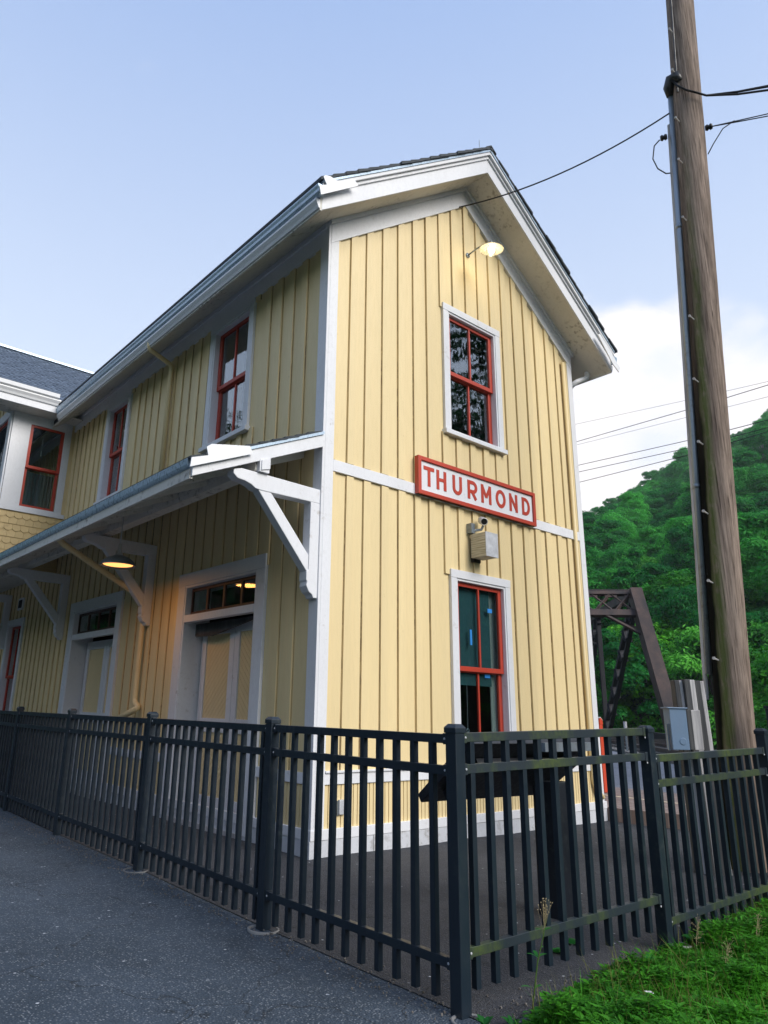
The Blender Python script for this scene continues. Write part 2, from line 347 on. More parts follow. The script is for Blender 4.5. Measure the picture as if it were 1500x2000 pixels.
# ------------------------------------------------------------------ terrain
def prof(phi):
    phi = (phi + 180) % 360 - 180
    P = [-180, -150, -100, -60, -30, 0, 18, 23, 27, 31.3, 38, 50, 70, 95, 110, 180]
    E = [11, 9, 8, 10, 22, 24, 18.4, 16.6, 14.5, 12.1, 9.5, 8, 8, 9, 10, 11]
    S = [40, 45, 60, 90, 95, 95, 95, 95, 95, 95, 95, 95, 90, 60, 45, 40]
    D = [150, 170, 300, 380, 430, 430, 430, 430, 430, 430, 430, 430, 400, 300, 170, 150]
    V = [0, 0, 0, 0, 1, 1, 1, 1, 1, 1, 1, 1, 1, 0, 0, 0]
    return tuple(float(np.interp(phi, P, q)) for q in (E, S, D, V))
def hterr(x, y):
    dx, dy = x - CAM.x, y - CAM.y; d = math.hypot(dx, dy); phi = math.degrees(math.atan2(dy, dx))
    e, s, dm, val = prof(phi); z = -.03
    z -= 7.5 * val * min(1, max(0, (d - 52) / 12)) * (1 if d < s else max(0, 1 - (d - s) / 15))
    if d > s:
        t = min(1.25, (d - s) / (dm - s)); h = math.tan(R(e)) * dm
        z += h * (t if t < 1 else 1 - .25 * (t - 1)) + (3.5 * math.sin(d * .045 + phi * .21) + 2.5 * math.sin(phi * .55 + d * .02)) * min(1, (d - s) / 60)
    return z
radii = [0, 6, 12, 18, 24, 30, 36, 42, 48, 52, 56, 60, 64, 72, 82, 92, 98, 106] + [115 + 15 * i for i in range(32)] + [700, 1000, 1600, 2500]
NA = 180; g = MB(); vs = [(CAM.x, CAM.y, -.03)]; fs = []
for r in radii[1:]:
    for k in range(NA):
        a = 2 * math.pi * k / NA; x = CAM.x + r * math.cos(a); y = CAM.y + r * math.sin(a)
        vs.append((x, y, hterr(x, y) if r < 590 else hterr(CAM.x + 585 * math.cos(a), CAM.y + 585 * math.sin(a)) * max(.0, 1 - (r - 590) / 900)))
for k in range(NA): fs.append((0, 1 + k, 1 + (k + 1) % NA))
for i in range(len(radii) - 2):
    for k in range(NA): a = 1 + i * NA; fs.append((a + k, a + NA + k, a + NA + (k + 1) % NA, a + (k + 1) % NA))
g.add(vs, fs); tag(g.build('ground', 'forest_floor', smooth=True), kind='structure')
b = MB(); b.box(20, 190, -120, 150, -7.3, -6.9); tag(b.build('river_water', 'river_water'), kind='structure')

# paved surfaces: path outside the fence, darker yard inside it rising a little toward the building
def sheet(name, poly, z, mat, kind='structure', thick=.02, fz=None):
    s = MB(); s.prism(poly, z - thick, z, lambda u, d, v: (u, v, d)); return tag(s.build(name, mat), kind=kind)
FX = [(-1.80, -3.76), (-1.79, -1.73), (-1.69, .76), (-1.67, 3.27), (-1.58, 5.88), (-1.5, 8.42), (-1.42, 10.95), (-1.34, 13.5), (-1.26, 16.0)]
sheet('path', [(-14, -14), (-2.6, -14), (-1.95, -6.2), (-1.72, -4.35), (-1.66, -4.02), (-1.1, -3.965), (-.45, -3.87)] + [(.2, -3.84), (-1.74, -3.78)] + [(x + .02, y) for x, y in FX[1:]] + [(-1.1, 30), (-6, 34), (-14, 34)], .004, 'asphalt_light')
ym = MB(); xs = np.linspace(-1.83, 6.4, 42); ys = np.linspace(-3.98, 16, 90); vs = []
for yy in ys:
    for xx in xs:
        f = min(1, max(0, (xx + 1.75) / 1.5)) * min(1, max(0, (yy + 3.8) / 3.0)) if yy < 0 else min(1, max(0, (xx + 1.75) / 1.5))
        edge = -3.97 + (xx + 1.1) * .085 if xx < .5 else -3.82 + .03 * (xx - .5)
        fxl = np.interp(yy, [p[1] for p in FX], [p[0] for p in FX]) + .02
        vs.append((max(xx, fxl), max(yy, edge), .010 + .06 * f + .008 * math.sin(xx * 3.1 + yy * 1.7) * f))
ym.add(vs, [(j * 42 + i, j * 42 + i + 1, (j + 1) * 42 + i + 1, (j + 1) * 42 + i) for j in range(89) for i in range(41)])
tag(ym.build('yard_pavement', 'asphalt_dark', smooth=True, recalc=False), kind='structure')
sheet('yard_edge', [(6.4, -3.64), (14, -3.4), (14, -1.3), (9.4, -1.5), (6.4, -1.5)], .006, 'asphalt_dark')
# raised brick platform beside the tracks with its yellow line, and the grey road beyond
s = MB(); s.prism([(6.02, .02), (6.02, -.40), (6.35, -1.55), (9.4, -1.9), (9.4, 30), (6.02, 30)], .0, .27, lambda u, d, v: (u, v, d)); tag(s.build('brick_platform', 'brick_paving'), kind='structure')
s = MB(); s.box(7.62, 7.72, -1.7, 30, .268, .276); tag(s.build('platform_line', 'yellow_line'), kind='structure')
sheet('road', [(9.45, -3), (16, -6), (40, 12), (36, 26), (14, 40), (9.45, 40)], .02, 'road_gray')
ax = Vector((.737, .676, 0)); nn = Vector((-.676, .737, 0)); TC = Vector((37.35, 17.4, 0))
s = MB(); p = [TC + ax * a_ + nn * b_ for a_, b_ in ((-34, -2.2), (6, -2.2), (6, 2.2), (-34, 2.2))]; s.prism([(q.x, q.y) for q in p], 0.0, .12, lambda u, d, v: (u, v, d)); tag(s.build('track_bed', 'gravel'), kind='structure')
trk = thing('railway_track', (TC.x - 10, TC.y - 10, .12), 'rusty railway track leading onto the steel bridge', 'railway track')
for sgn in (-1, 1):
    s = MB(); s.bar(TC + ax * -34 + nn * sgn * 1.0 + Vector((0, 0, .30)), TC + ax * 60 + nn * sgn * 1.0 + Vector((0, 0, .30)), .09, .16); s.build('rail', 'rusty_steel', trk)
s = MB()
for k in range(150):
    c = TC + ax * (-34 + k * .63) + Vector((0, 0, .16)); s.bar(c - nn * 1.6, c + nn * 1.6, .24, .12)
tag(s.build('sleepers', 'weathered_wood', trk), kind='stuff')

# ------------------------------------------------------------------ THE BUILDING
W = 5.96; LEN = 20.0; AP = 2.98; SL = .735
def Lr(x): return 10.62 - SL * abs(x - AP)
B = thing('depot_building', (0, 0, 0), 'two storey yellow board and batten railway depot with white trim and red window sashes', 'building')
def wall(T, u0, u1, z0, ztop, openings, name, mat, step=.317, first=.075, bz0=None, zgap=()):
    """boards and raised battens around the openings (ua, ub, za, zb); ztop(u)"""
    s = MB(); cuts = sorted(set([u0, u1, AP if u0 < AP < u1 and T is GP else u0] + [c for o_ in openings for c in o_[:2] if u0 < c < u1]))
    for a, b_ in zip(cuts[:-1], cuts[1:]):
        mdl = (a + b_) / 2; iv = sorted([(o_[2], o_[3]) for o_ in openings if o_[0] < mdl < o_[1]]); z = z0
        for (c, d) in iv + [(None, None)]:
            if c is None: s.add([(a, 0, z), (b_, 0, z), (b_, 0, ztop(b_)), (a, 0, ztop(a))], [(0, 1, 2, 3)], T)
            else:
                if c > z: s.add([(a, 0, z), (b_, 0, z), (b_, 0, c), (a, 0, c)], [(0, 1, 2, 3)], T)
                z = d
    s.build(name, mat, B, recalc=False)
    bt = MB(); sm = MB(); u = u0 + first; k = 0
    while u + .1 < u1:
        jit = random.uniform(-.012, .012); a, b_ = u + jit, u + jit + .125 + random.uniform(-.01, .01); z = (bz0 or z0)
        iv = sorted([(o_[2] - .05, o_[3] + .04) for o_ in openings if o_[0] - .15 < b_ and o_[1] + .15 > a] + list(zgap))
        for (c, d) in iv + [(None, None)]:
            tt = .028 + random.uniform(-.003, .004)
            if c is None:
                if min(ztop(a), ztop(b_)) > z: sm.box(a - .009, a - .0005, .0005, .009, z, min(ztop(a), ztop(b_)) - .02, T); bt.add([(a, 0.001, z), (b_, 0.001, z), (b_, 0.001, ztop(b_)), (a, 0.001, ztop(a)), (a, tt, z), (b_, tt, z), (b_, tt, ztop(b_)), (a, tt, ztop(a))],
                    [(0, 3, 2, 1), (4, 5, 6, 7), (0, 1, 5, 4), (1, 2, 6, 5), (2, 3, 7, 6), (3, 0, 4, 7)], T)
            else:
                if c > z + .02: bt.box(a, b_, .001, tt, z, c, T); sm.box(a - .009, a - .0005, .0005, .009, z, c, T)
                z = max(z, d)
        u += step; k += 1
    sm.build('batten_seams', 'seam_brown', B)  # thin brown strip along the left side of every batten
    return bt.build(name.replace('wall', 'battens'), mat, B)
# openings (u0,u1,z0,z1) = inside of the casing
LOW = (2.50, 3.62, 1.02, 3.55); UP = (2.45, 3.64, 5.84, 7.93)
D1 = (1.36, 3.42, .12, 3.50); D2 = (6.1, 8.32, .12, 3.50); W3 = (11.92, 13.02, 1.0, 3.55); W4 = (14.0, 15.1, 1.0, 3.55)
U1 = (2.00, 3.13, 5.80, 7.92); U2 = (6.72, 7.72, 5.80, 7.92)
wall(GP, 0, W, .3, lambda u: Lr(u) + .02, [LOW, UP], 'gable_wall', 'yellow', bz0=.95, zgap=[(4.64, 4.82)])
wall(SP, 0, LEN, .3, lambda u: 8.46, [D1, D2, W3, W4, U1, U2], 'side_wall', 'yellow', .317, .16, bz0=.95)
s = MB(); s.box(W - .02, W, .02, LEN, .3, 8.4); s.box(.02, W - .02, LEN - .02, LEN, .3, 8.4); s.build('rear_wall', 'yellow', B)
# beaded wainscot below the water table
s = MB(); u = .16
while u < W - .15: s.box(u, u + .052, .004, .016, .36, .86, GP); u += .064
s.build('wainscot', 'yellow', B)
for ua, ub in ((.16, 1.12), (3.70, 5.86), (8.56, LEN - .1)):
    s = MB(); u = ua
    while u < ub: s.box(u, u + .052, .004, .016, .36, .86, SP); u += .064
    s.build('wainscot', 'yellow', B)
# trim boards
s = MB()
s.box(.001, .145, .0, .040, .34, 8.72, GP); s.box(-.040, .145, .0, .042, .34, 8.42, SP); s.build('corner_board', 'white', B, bev=.004)
s = MB(); s.box(W - .145, W, .0, .040, .34, 8.6, GP); s.build('corner_board', 'white', B, bev=.004)
s = MB(); s.box(W, W + .04, .0, .145, .34, 8.5, lambda x, y, z: (x, y, z)); s.build('corner_board', 'white', B)
s = MB(); s.box(.146, W - .146, .0, .038, 4.65, 4.81, GP); s.build('belt_board', 'white', B, bev=.004)
s = MB(); s.box(.146, W - .146, .0, .036, .83, .955, GP); s.box(.146, W - .146, .0, .055, .955, .98, GP)
s.build('water_table', 'white', B, bev=.003)
for ua, ub in ((.146, 1.14), (3.66, 5.86), (8.56, LEN)): s = MB(); s.box(ua, ub, .0, .036, .83, .955, SP); s.build('water_table', 'white', B, bev=.003)
s = MB(); s.box(-.05, W + .05, .0, .05, .25, .36, GP); s.box(.0, LEN, .0, .052, .25, .362, SP); s.build('base_board', 'white', B, bev=.004)
s = MB()
x = -.055
while x < W + .05:
    x2 = min(x + random.uniform(.9, 1.3), W + .055); s.box(x, x2 - .006, -.02, .040 + random.uniform(0, .006), -.1, .248, GP); x = x2
x = .0
while x < LEN:
    x2 = min(x + random.uniform(.9, 1.3), LEN); s.box(x + (.02 if x == 0 else 0), x2 - .006, -.02, .040 + random.uniform(0, .006), -.1, .248, SP); x = x2
s.build('foundation', 'foundation', B, bev=.004)
# gable frieze and crown under the raking soffit
def band(s, lo, hi, d0, d1, xa, xb, T=GP):
    for (a, b_) in ((xa, AP), (AP, xb)):
        if a < b_: s.prism([(a, Lr(a) + lo), (b_, Lr(b_) + lo), (b_, Lr(b_) + hi), (a, Lr(a) + hi)], d0, d1, T)
s = MB(); band(s, -.38, -.07, 0, .046, .0, W); band(s, -.07, .0, 0, .085, -.04, W + .04); s.build('gable_frieze', 'white', B, bev=.004)
s = MB(); s.box(.146, LEN, 0, .038, 8.05, 8.36, SP); s.box(.0, LEN, .0, .07, 8.30, 8.42, SP); s.build('side_frieze', 'white', B)
# roof: raking soffit, deck, shingles, rake boards, crown
EL, ER = -.58, 6.50
s = MB()
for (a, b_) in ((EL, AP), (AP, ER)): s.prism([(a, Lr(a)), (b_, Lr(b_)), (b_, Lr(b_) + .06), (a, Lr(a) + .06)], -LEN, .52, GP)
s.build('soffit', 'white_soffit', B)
RF = MB()
for (a, b_) in ((EL + .02, AP), (AP, ER - .02)): RF.prism([(a, Lr(a) + .062), (b_, Lr(b_) + .062), (b_, Lr(b_) + .40), (a, Lr(a) + .40)], -LEN, .50, GP)
rf = RF.build('roof', 'dark_shingle', B)
sh = MB()
for side in (-1, 1):
    t = -.04; row = 0
    while t < 3.72:
        xa = (EL - .06) + t if side < 0 else (ER + .06) - t; xb = xa + .26 * (1 if side < 0 else -1)
        xb = min(xb, AP + .02) if side < 0 else max(xb, AP - .02)
        za, zb = Lr(xa) + .45, Lr(xb) + .437
        y = .60 + random.uniform(0, .02)
        for seg in range(1):
            sh.prism([(xa, za), (xb, zb), (xb, zb + .035), (xa, za + .05)], -LEN, y + .06 + random.uniform(-.02, .02), GP)
        t += .21; row += 1
sh.prism([(AP - .13, Lr(AP) + .385), (AP, Lr(AP) + .485), (AP + .13, Lr(AP) + .385), (AP + .13, Lr(AP) + .41), (AP, Lr(AP) + .51), (AP - .13, Lr(AP) + .41)], -LEN, .66, GP)
sh.build('shingles', 'dark_shingle', rf)
s = MB(); band(s, .0, .27, .52, .555, EL, ER); s.build('rake_board', 'white', B, bev=.004)
s = MB(); band(s, .27, .33, .52, .585, EL - .03, ER + .03); band(s, .33, .395, .52, .625, EL - .05, ER + .05); s.build('rake_crown', 'white', B, bev=.006)
s = MB(); band(s, .395, .435, .50, .64, EL - .05, ER + .05); s.build('drip_edge', 'gutter_metal', B)
s = MB(); s.box(-.03, .03, .50, .66, Lr(AP) + .2, Lr(AP) + .2, GP)
# eaves: fascia, crown and box gutter
def eave(x0, sgn, y0, y1, name='gutter'):
    f = MB(); f.prism([(x0, Lr(EL) - .01), (x0 + sgn * .03, Lr(EL) - .01), (x0 + sgn * .03, Lr(EL) + .34), (x0, Lr(EL) + .34)], y0, y1, lambda u, d, z: (u, d, z)); f.build('fascia', 'white_soffit', B)
    c = MB(); c.prism([(x0 + sgn * .03, Lr(EL) + .02), (x0 + sgn * .05, Lr(EL) + .02), (x0 + sgn * .065, Lr(EL) + .06), (x0 + sgn * .10, Lr(EL) + .12), (x0 + sgn * .10, Lr(EL) + .15), (x0 + sgn * .03, Lr(EL) + .15)], y0, y1, lambda u, d, z: (u, d, z)); c.build('crown_moulding', 'white_metal', B)
    gq = [(x0 + sgn * .03, .18), (x0 + sgn * .09, .18), (x0 + sgn * .11, .21), (x0 + sgn * .115, .25), (x0 + sgn * .13, .29), (x0 + sgn * .13, .315), (x0 + sgn * .03, .315)]
    q = MB(); q.prism([(a, Lr(EL) + z) for a, z in gq], y0 - .08, y1, lambda u, d, z: (u, d, z)); q.build(name, 'gutter_metal', B)
eave(EL, -1, -.55, 9.38); eave(ER, 1, -.55, LEN)
s = MB()
s.prism([(-.71, 8.25), (-.59, 8.335), (-.65, 8.43), (-.62, 8.47), (-.53, 8.5), (-.45, 8.49), (-.36, 8.51), (-.11, 8.68), (-.04, 8.62), (-.68, 8.13)], .645, .66, GP); s.build('gutter_end_cap', 'white_metal', B); s = MB()
s.prism([(5.95, 8.56), (6.03, 8.60), (6.37, 8.36), (6.44, 8.28), (6.52, 8.20), (6.66, 8.10), (6.60, 7.99), (6.40, 8.10)], .645, .66, GP); s.build('gutter_end_cap', 'white_metal', B)

# ---- windows and doors
def sash(T, u0, u1, z0, z1, d, mat, par, mid=True, st=.075, name='sash', bars=1, gl='old_glass'):
    s = MB(); t = .045
    s.box(u0, u0 + st, d - t, d, z0, z1, T); s.box(u1 - st, u1, d - t, d, z0, z1, T)
    s.box(u0 + st, u1 - st, d - t, d - .001, z0, z0 + st * .9, T); s.box(u0 + st, u1 - st, d - t, d - .001, z1 - st * .75, z1, T)
    for k in range(bars):
        c = u0 + (u1 - u0) * (k + 1) / (bars + 1); s.box(c - .016, c + .016, d - t + .006, d - .004, z0 + st * .9, z1 - st * .75, T)
    o = s.build(name, mat, par, bev=.003)
    gmb = MB(); gmb.box(u0 + st * .8, u1 - st * .8, d - t * .62, d - t * .5, z0 + st * .7, z1 - st * .6, T); gmb.build('pane', gl, par)
    return o
def casing(T, o_, wd, name='window', sill=True, top=None, depth=.05, jamb=.16, mat='white', jd=None, parent=B):
    u0, u1, z0, z1 = o_; s = MB(); top = top or wd
    s.box(u0 - wd, u0, 0, depth, z0 - (.0 if sill else 0), z1, T); s.box(u1, u1 + wd, 0, depth, z0, z1, T)
    s.box(u0 - wd - .006, u1 + wd + .006, 0, depth + .004, z1, z1 + top, T)
    s.box(u0, u0 + .03, -jamb, depth - .012, z0, z1, T); s.box(u1 - .03, u1, -jamb, depth - .012, z0, z1, T)
    s.box(u0 + .03, u1 - .03, -jamb, depth - .014, z1 - .035, z1, T)
    if sill:
        s.box(u0 - wd - .03, u1 + wd + .03, -.02, depth + .045, z0 - .075, z0 - .001, T)
        s.box(u0 + .03, u1 - .03, -jamb, -.02, z0 - .07, z0 - .004, T)
    return s.build(name, mat, parent, bev=.004)
def dh_window(T, o_, wd, smat, label=None, top=None, gl='old_glass'):
    w_ = casing(T, o_, wd, top=top)
    if label: w_['label'] = label
    u0, u1, z0, z1 = o_; zm = z0 + (z1 - z0) * .49
    sash(T, u0 + .032, u1 - .032, zm - .02, z1 - .04, -.02 if T is GP else -.055, smat, w_, name='upper_sash', gl=gl)
    sash(T, u0 + .032, u1 - .032, z0 + .002, zm + .02, -.068 if T is GP else -.102, smat, w_, name='lower_sash', gl=gl)
    return w_
wl = dh_window(GP, LOW, .12, 'red', 'tall ground floor window with blue tape on its panes and a pull cord', gl='dim_glass')
wu = dh_window(GP, UP, .12, 'red', 'upper gable window with leafy reflections in its panes')
for (a, b_, c, d) in ((3.28, 3.38, 3.13, 3.19), (2.86, 2.90, 2.62, 2.84)):
    t_ = MB(); t_.box(a, b_, -.045, -.038, c, d, GP); t_.build('tape_strip', 'tape', wl)
t_ = MB(); t_.box(3.22, 3.34, -.093, -.086, 2.17, 2.24, GP); t_.build('tape_strip', 'tape', wl)
t_ = MB(); t_.tube([(2.86, .13, 2.22), (2.86, .13, 1.46)], .005, 6); t_.lathe([(.025, -.006), (.032, 0), (.025, .006), (.018, 0), (.025, -.006)], (2.86, .13, 1.43), 14, (0, 1, 0)); t_.build('pull_cord', 'galvanized', wl)
def curtain(T, u0, u1, z0, z1, d, par, mat='curtain'):
    s = MB(); n = 40; vs = []
    for i in range(n + 1):
        u = u0 + (u1 - u0) * i / n; vs += [(u, d + .02 * math.sin(i * 1.7), z0), (u, d + .02 * math.sin(i * 1.7), z1)]
    s.add(vs, [(2 * i, 2 * i + 2, 2 * i + 3, 2 * i + 1) for i in range(n)], T); s.build('curtain', mat, par, smooth=True)
paint('blind_teal', (.03, .10, .115), .9, .05); paint('curtain_pale', (.42, .44, .42), .9, .05)
s = MB(); s.box(2.5, 3.40, -.115, -.11, 2.05, 3.55, GP); s.build('roller_blind', 'blind_teal', wl)
curtain(GP, 3.42, 3.62, 1.02, 3.55, -.16, wl, 'curtain_pale')
dh_window(SP, U1, .13, 'red', 'upper side window nearest the corner, reflecting sky and trees', top=.12)
dh_window(SP, U2, .13, 'red', 'upper side window between the downspout and the bay', top=.12)
dh_window(SP, W3, .13, 'red'); dh_window(SP, W4, .13, 'red')
# door openings with transom, recessed panelled double doors
def door(o_, lean=False, label=None):
    u0, u1, z0, z1 = o_; f = casing(SP, o_, .22, 'door_frame', sill=False, top=.20, jamb=.42)
    if label: f['label'] = label
    s = MB(); s.box(u0 + .03, u1 - .03, -.06, .045, 2.92, 3.03, SP); s.build('transom_bar', 'white', f, bev=.004)
    s = MB(); a, b_ = u0 + .04, u1 - .04; s.box(a, b_, -.10, -.06, 3.04, 3.09, SP); s.box(a, b_, -.10, -.06, z1 - .085, z1 - .04, SP)
    for k in range(5): c = a + (b_ - a) * k / 4; s.box(max(a, c - .025), min(b_, c + .025), -.098, -.062, 3.09, z1 - .085, SP)
    s.build('transom_sash', 'transom_paint', f)
    s = MB(); s.box(a, b_, -.085, -.08, 3.08, z1 - .08, SP); s.build('pane', 'dim_glass', f)
    s = MB(); s.box(u0, u1, -.40, .06, .06, .13, SP); s.build('threshold', 'weathered_pale', f)
    mid = (u0 + u1) / 2
    for (p, q) in ((u0 + .06, mid - .006), (mid + .006, u1 - .06)):
        dn = MB(); zz0, zz1 = .14, 2.90; st = .13
        dn.box(p, p + st, -.36, -.30, zz0, zz1, SP); dn.box(q - st, q, -.36, -.30, zz0, zz1, SP)
        for (c, d) in ((zz0, zz0 + .28), (1.30, 1.50), (zz1 - .16, zz1)): dn.box(p + st, q - st, -.358, -.302, c, d, SP)
        dd = dn.build('door', 'white', f, bev=.004)
        for (c, d) in ((zz0 + .28, 1.30), (1.50, zz1 - .16)):
            pn = MB(); nb = 11; hh = d - c; ww = q - p - 2 * st
            # diagonal boards clipped to the panel
            for k in range(-nb, nb * 2):
                off = c + k * .10; sl = (1 if p < mid - .3 else -1) * 1.0
                pts = []
                P_ = [(p + st, off + (0 if sl > 0 else ww)), (q - st, off + (ww if sl > 0 else 0)), (q - st, off + .092 + (ww if sl > 0 else 0)), (p + st, off + .092 + (0 if sl > 0 else ww))]
                def clip(poly, zl, keep):
                    r_ = []
                    for i in range(len(poly)):
                        A, Z = poly[i], poly[(i + 1) % len(poly)]; ia = keep * (A[1] - zl) >= 0; iz = keep * (Z[1] - zl) >= 0
                        if ia: r_.append(A)
                        if ia != iz: tt = (zl - A[1]) / (Z[1] - A[1]); r_.append((A[0] + tt * (Z[0] - A[0]), zl))
                    return r_
                P_ = clip(P_, c, 1); 
                if len(P_) >= 3: P_ = clip(P_, d, -1)
                if len(P_) >= 3: pn.prism(P_, -.34, -.325, SP)
            pn.build('door_panel', 'yellow', dd)
            bk = MB(); bk.box(p + st, q - st, -.35, -.341, c, d, SP); bk.build('panel_back', 'yellow', dd)
    if lean:
        s = MB(); s.prism([(u0 + .08, 2.91), (u1 - .05, 2.91), (u1 - .05, 2.72), (u1 - .55, 2.70)], -.20, -.17, SP); s.build('hanging_board', 'weathered_wood', f)
    return f
door(D1, True, 'double door with a hanging board under its transom'); door(D2)
for (a, b_, c, d) in ((12.1, 12.5, 3.9, 4.2),):
    s = MB(); s.box(a, b_, 0, .04, c, d, SP); v_ = s.build('wall_vent', 'white', B); s = MB(); s.box(a + .06, b_ - .06, .041, .045, c + .05, d - .05, SP); s.build('vent_opening', 'dark_interior', v_)
# dark rooms behind the glass
s = MB(); s.box(.5, W - .03, .25, LEN - .03, .80, .9); s.box(.02, W - .03, .02, LEN - .03, 4.75, 4.95); s.box(.02, W - .03, .02, LEN - .03, 8.1, 8.2)
s.box(.6, W - .03, 5.0, 5.1, .9, 8.1); s.box(4.2, 4.3, .5, LEN - .1, .9, 8.1); s.box(W - .1, W - .04, .1, LEN - .1, .9, 8.1); s.build('interior', 'dark_interior', B)

# ---- oriel bay on the upper floor with its cross gable roof
Y0, Y1 = 9.95, 16.05
s = MB(); bw = (-1.06, -.26, 5.97, 7.98)
for (a, b_, c, d) in ((-1.47, bw[0], 5.83, 8.2), (bw[1], -.10, 5.83, 8.2), (bw[0], bw[1], 5.83, bw[2]), (bw[0], bw[1], bw[3], 8.2)): s.box(a, b_, .0, .03, c, d, BP)
s.box(-1.50, -.02, .03, .045, 5.83, 5.93, BP); s.box(bw[1] + .06, bw[1] + .07, .03, .036, 5.93, 8.2, BP)
s.box(-1.48, -1.36, .03, .045, 5.93, 8.2, BP)
s.build('bay_window', 'white', B, bev=.003)
bwp = bpy.data.objects['bay_window']
s = MB(); s.box(-.10, .0, -.0, .004, 5.0, 8.3, BP); s.build('bay_corner_strip', 'yellow', B)
zm = 6.93
sash(BP, bw[0], bw[1], zm - .02, bw[3], .0, 'red', bwp, bars=0, name='upper_sash', gl='dim_glass'); sash(BP, bw[0], bw[1], bw[2], zm + .02, -.046, 'red', bwp, bars=0, name='lower_sash', gl='dim_glass')
curtain(BP, bw[0], bw[1], bw[2], zm, -.4, bwp, 'curtain')
s = MB(); s.tube([(-.70, Y0 + .16, 7.8), (-.70, Y0 + .16, 7.33)], .006, 6); s.lathe([(.0, -.03), (.02, -.01), (.02, .01), (0, .03)], (-.70, Y0 + .16, 7.31), 10); s.build('pull_cord', 'curtain_pale', bwp)
# fish-scale shingles on the bay skirt
def scales(T, u0, u1, z0, z1, name):
    s = MB(); s.box(u0, u1, -.02, .0, z0, z1, T); rows = int((z1 - z0) / .15)
    for r in range(rows):
        zt = z1 - r * .15; round_ = (r % 2 == 0); u = u0 - (.1 if r % 2 else .0)
        while u < u1:
            a, b_ = max(u0, u), min(u1, u + .176)
            if b_ - a > .03:
                top_ = zt; bot = zt - .165; d0 = .006 + .0
                if round_: pl_ = [(a, top_), (b_, top_), (b_, bot + .05), (b_ - (b_ - a) * .12, bot + .025), (b_ - (b_ - a) * .32, bot + .003), (a + (b_ - a) * .32, bot + .003), (a + (b_ - a) * .12, bot + .025), (a, bot + .05)]
                else: pl_ = [(a, top_), (b_, top_), (b_, bot + .01), (a, bot + .01)]
                n = len(pl_); vs = [(p, .001, z) for p, z in pl_] + [(p, .006 + .016 * (top_ - z) / .16 + .0008 * random.random(), z) for p, z in pl_]
                s.add(vs, [tuple(range(n)), tuple(range(2 * n - 1, n - 1, -1))] + [(i, (i + 1) % n, n + (i + 1) % n, n + i) for i in range(n)], T)
            u += .18
    s.build(name, 'yellow_shingle', B)
scales(BP, -1.48, -.02, 4.55, 5.83, 'bay_skirt'); scales(BS, Y0, Y1, 4.55, 5.83, 'bay_skirt')
# bay side facing the path
s = MB(); s.box(Y0 + .001, Y0 + .26, 0, .035, 5.83, 8.1, BS); s.box(Y0 + .26, Y1, 0, .03, 5.83, 6.05, BS); s.box(Y0, Y1, .0, .045, 8.1, 8.32, BS)
for k in range(4): s.box(Y0 + 1.45 + k * 1.4, Y0 + 1.65 + k * 1.4, 0, .03, 6.05, 8.1, BS)
s.build('bay_trim', 'white', B)
bsw = bpy.data.objects['bay_trim']
for k in range(3): sash(BS, Y0 + .27 + k * 1.4, Y0 + 1.44 + k * 1.4, 6.05, 8.1, .0, 'red', bsw, bars=0)
s = MB(); s.box(Y0, Y1, 0, .005, 8.32, 8.7, BS); u = Y0 + .05
while u < Y1: s.box(u, u + .12, .005, .03, 8.32, 8.7, BS); u += .3
s.build('bay_gable_battens', 'yellow', B)
RZ, RY, EY = 11.1, 13.0, 9.40; sl2 = (RZ - 8.50) / (RY - EY)
XE = -2.7
def q2(y): return 8.50 + sl2 * (RY - EY - abs(y - RY))
YP = lambda u, d, z: (d, u, z)                       # prism in the y-z plane along x
s = MB(); s.prism([(EY, q2(EY) - .30), (EY + .04, q2(EY) - .30), (EY + .04, q2(EY) - .02), (EY, q2(EY) - .02)], XE, -.62, YP); s.build('fascia', 'white', B)
s = MB(); s.prism([(EY, q2(EY) - .14), (EY - .03, q2(EY) - .13), (EY - .05, q2(EY) - .08), (EY - .09, q2(EY) - .02), (EY - .09, q2(EY) + .01), (EY, q2(EY) + .01)], XE, -.64, YP); s.build('crown_moulding', 'white_metal', B)
s = MB(); s.prism([(EY, q2(EY) + .012), (EY - .10, q2(EY) + .012), (EY - .13, q2(EY) + .04), (EY - .14, q2(EY) + .13), (EY - .12, q2(EY) + .13), (EY, q2(EY) + .10)], XE, -.70, YP); s.build('gutter', 'white_metal', B)
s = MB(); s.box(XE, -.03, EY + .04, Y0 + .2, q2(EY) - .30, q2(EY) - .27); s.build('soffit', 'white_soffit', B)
rb = MB(); rb.prism([(EY + .01, q2(EY) - .03), (RY, q2(RY) - .05), (2 * RY - EY, q2(EY) - .03), (2 * RY - EY, q2(EY) + .02), (RY, q2(RY) + .02), (EY + .01, q2(EY) + .02)], XE, 2.6, YP); cr_ = rb.build('cross_roof', 'slate', B)
s = MB(); row = 0; t = -.03; rl = math.hypot(RY - EY, RZ - 8.5); cs, sn = (RY - EY) / rl, (RZ - 8.5) / rl
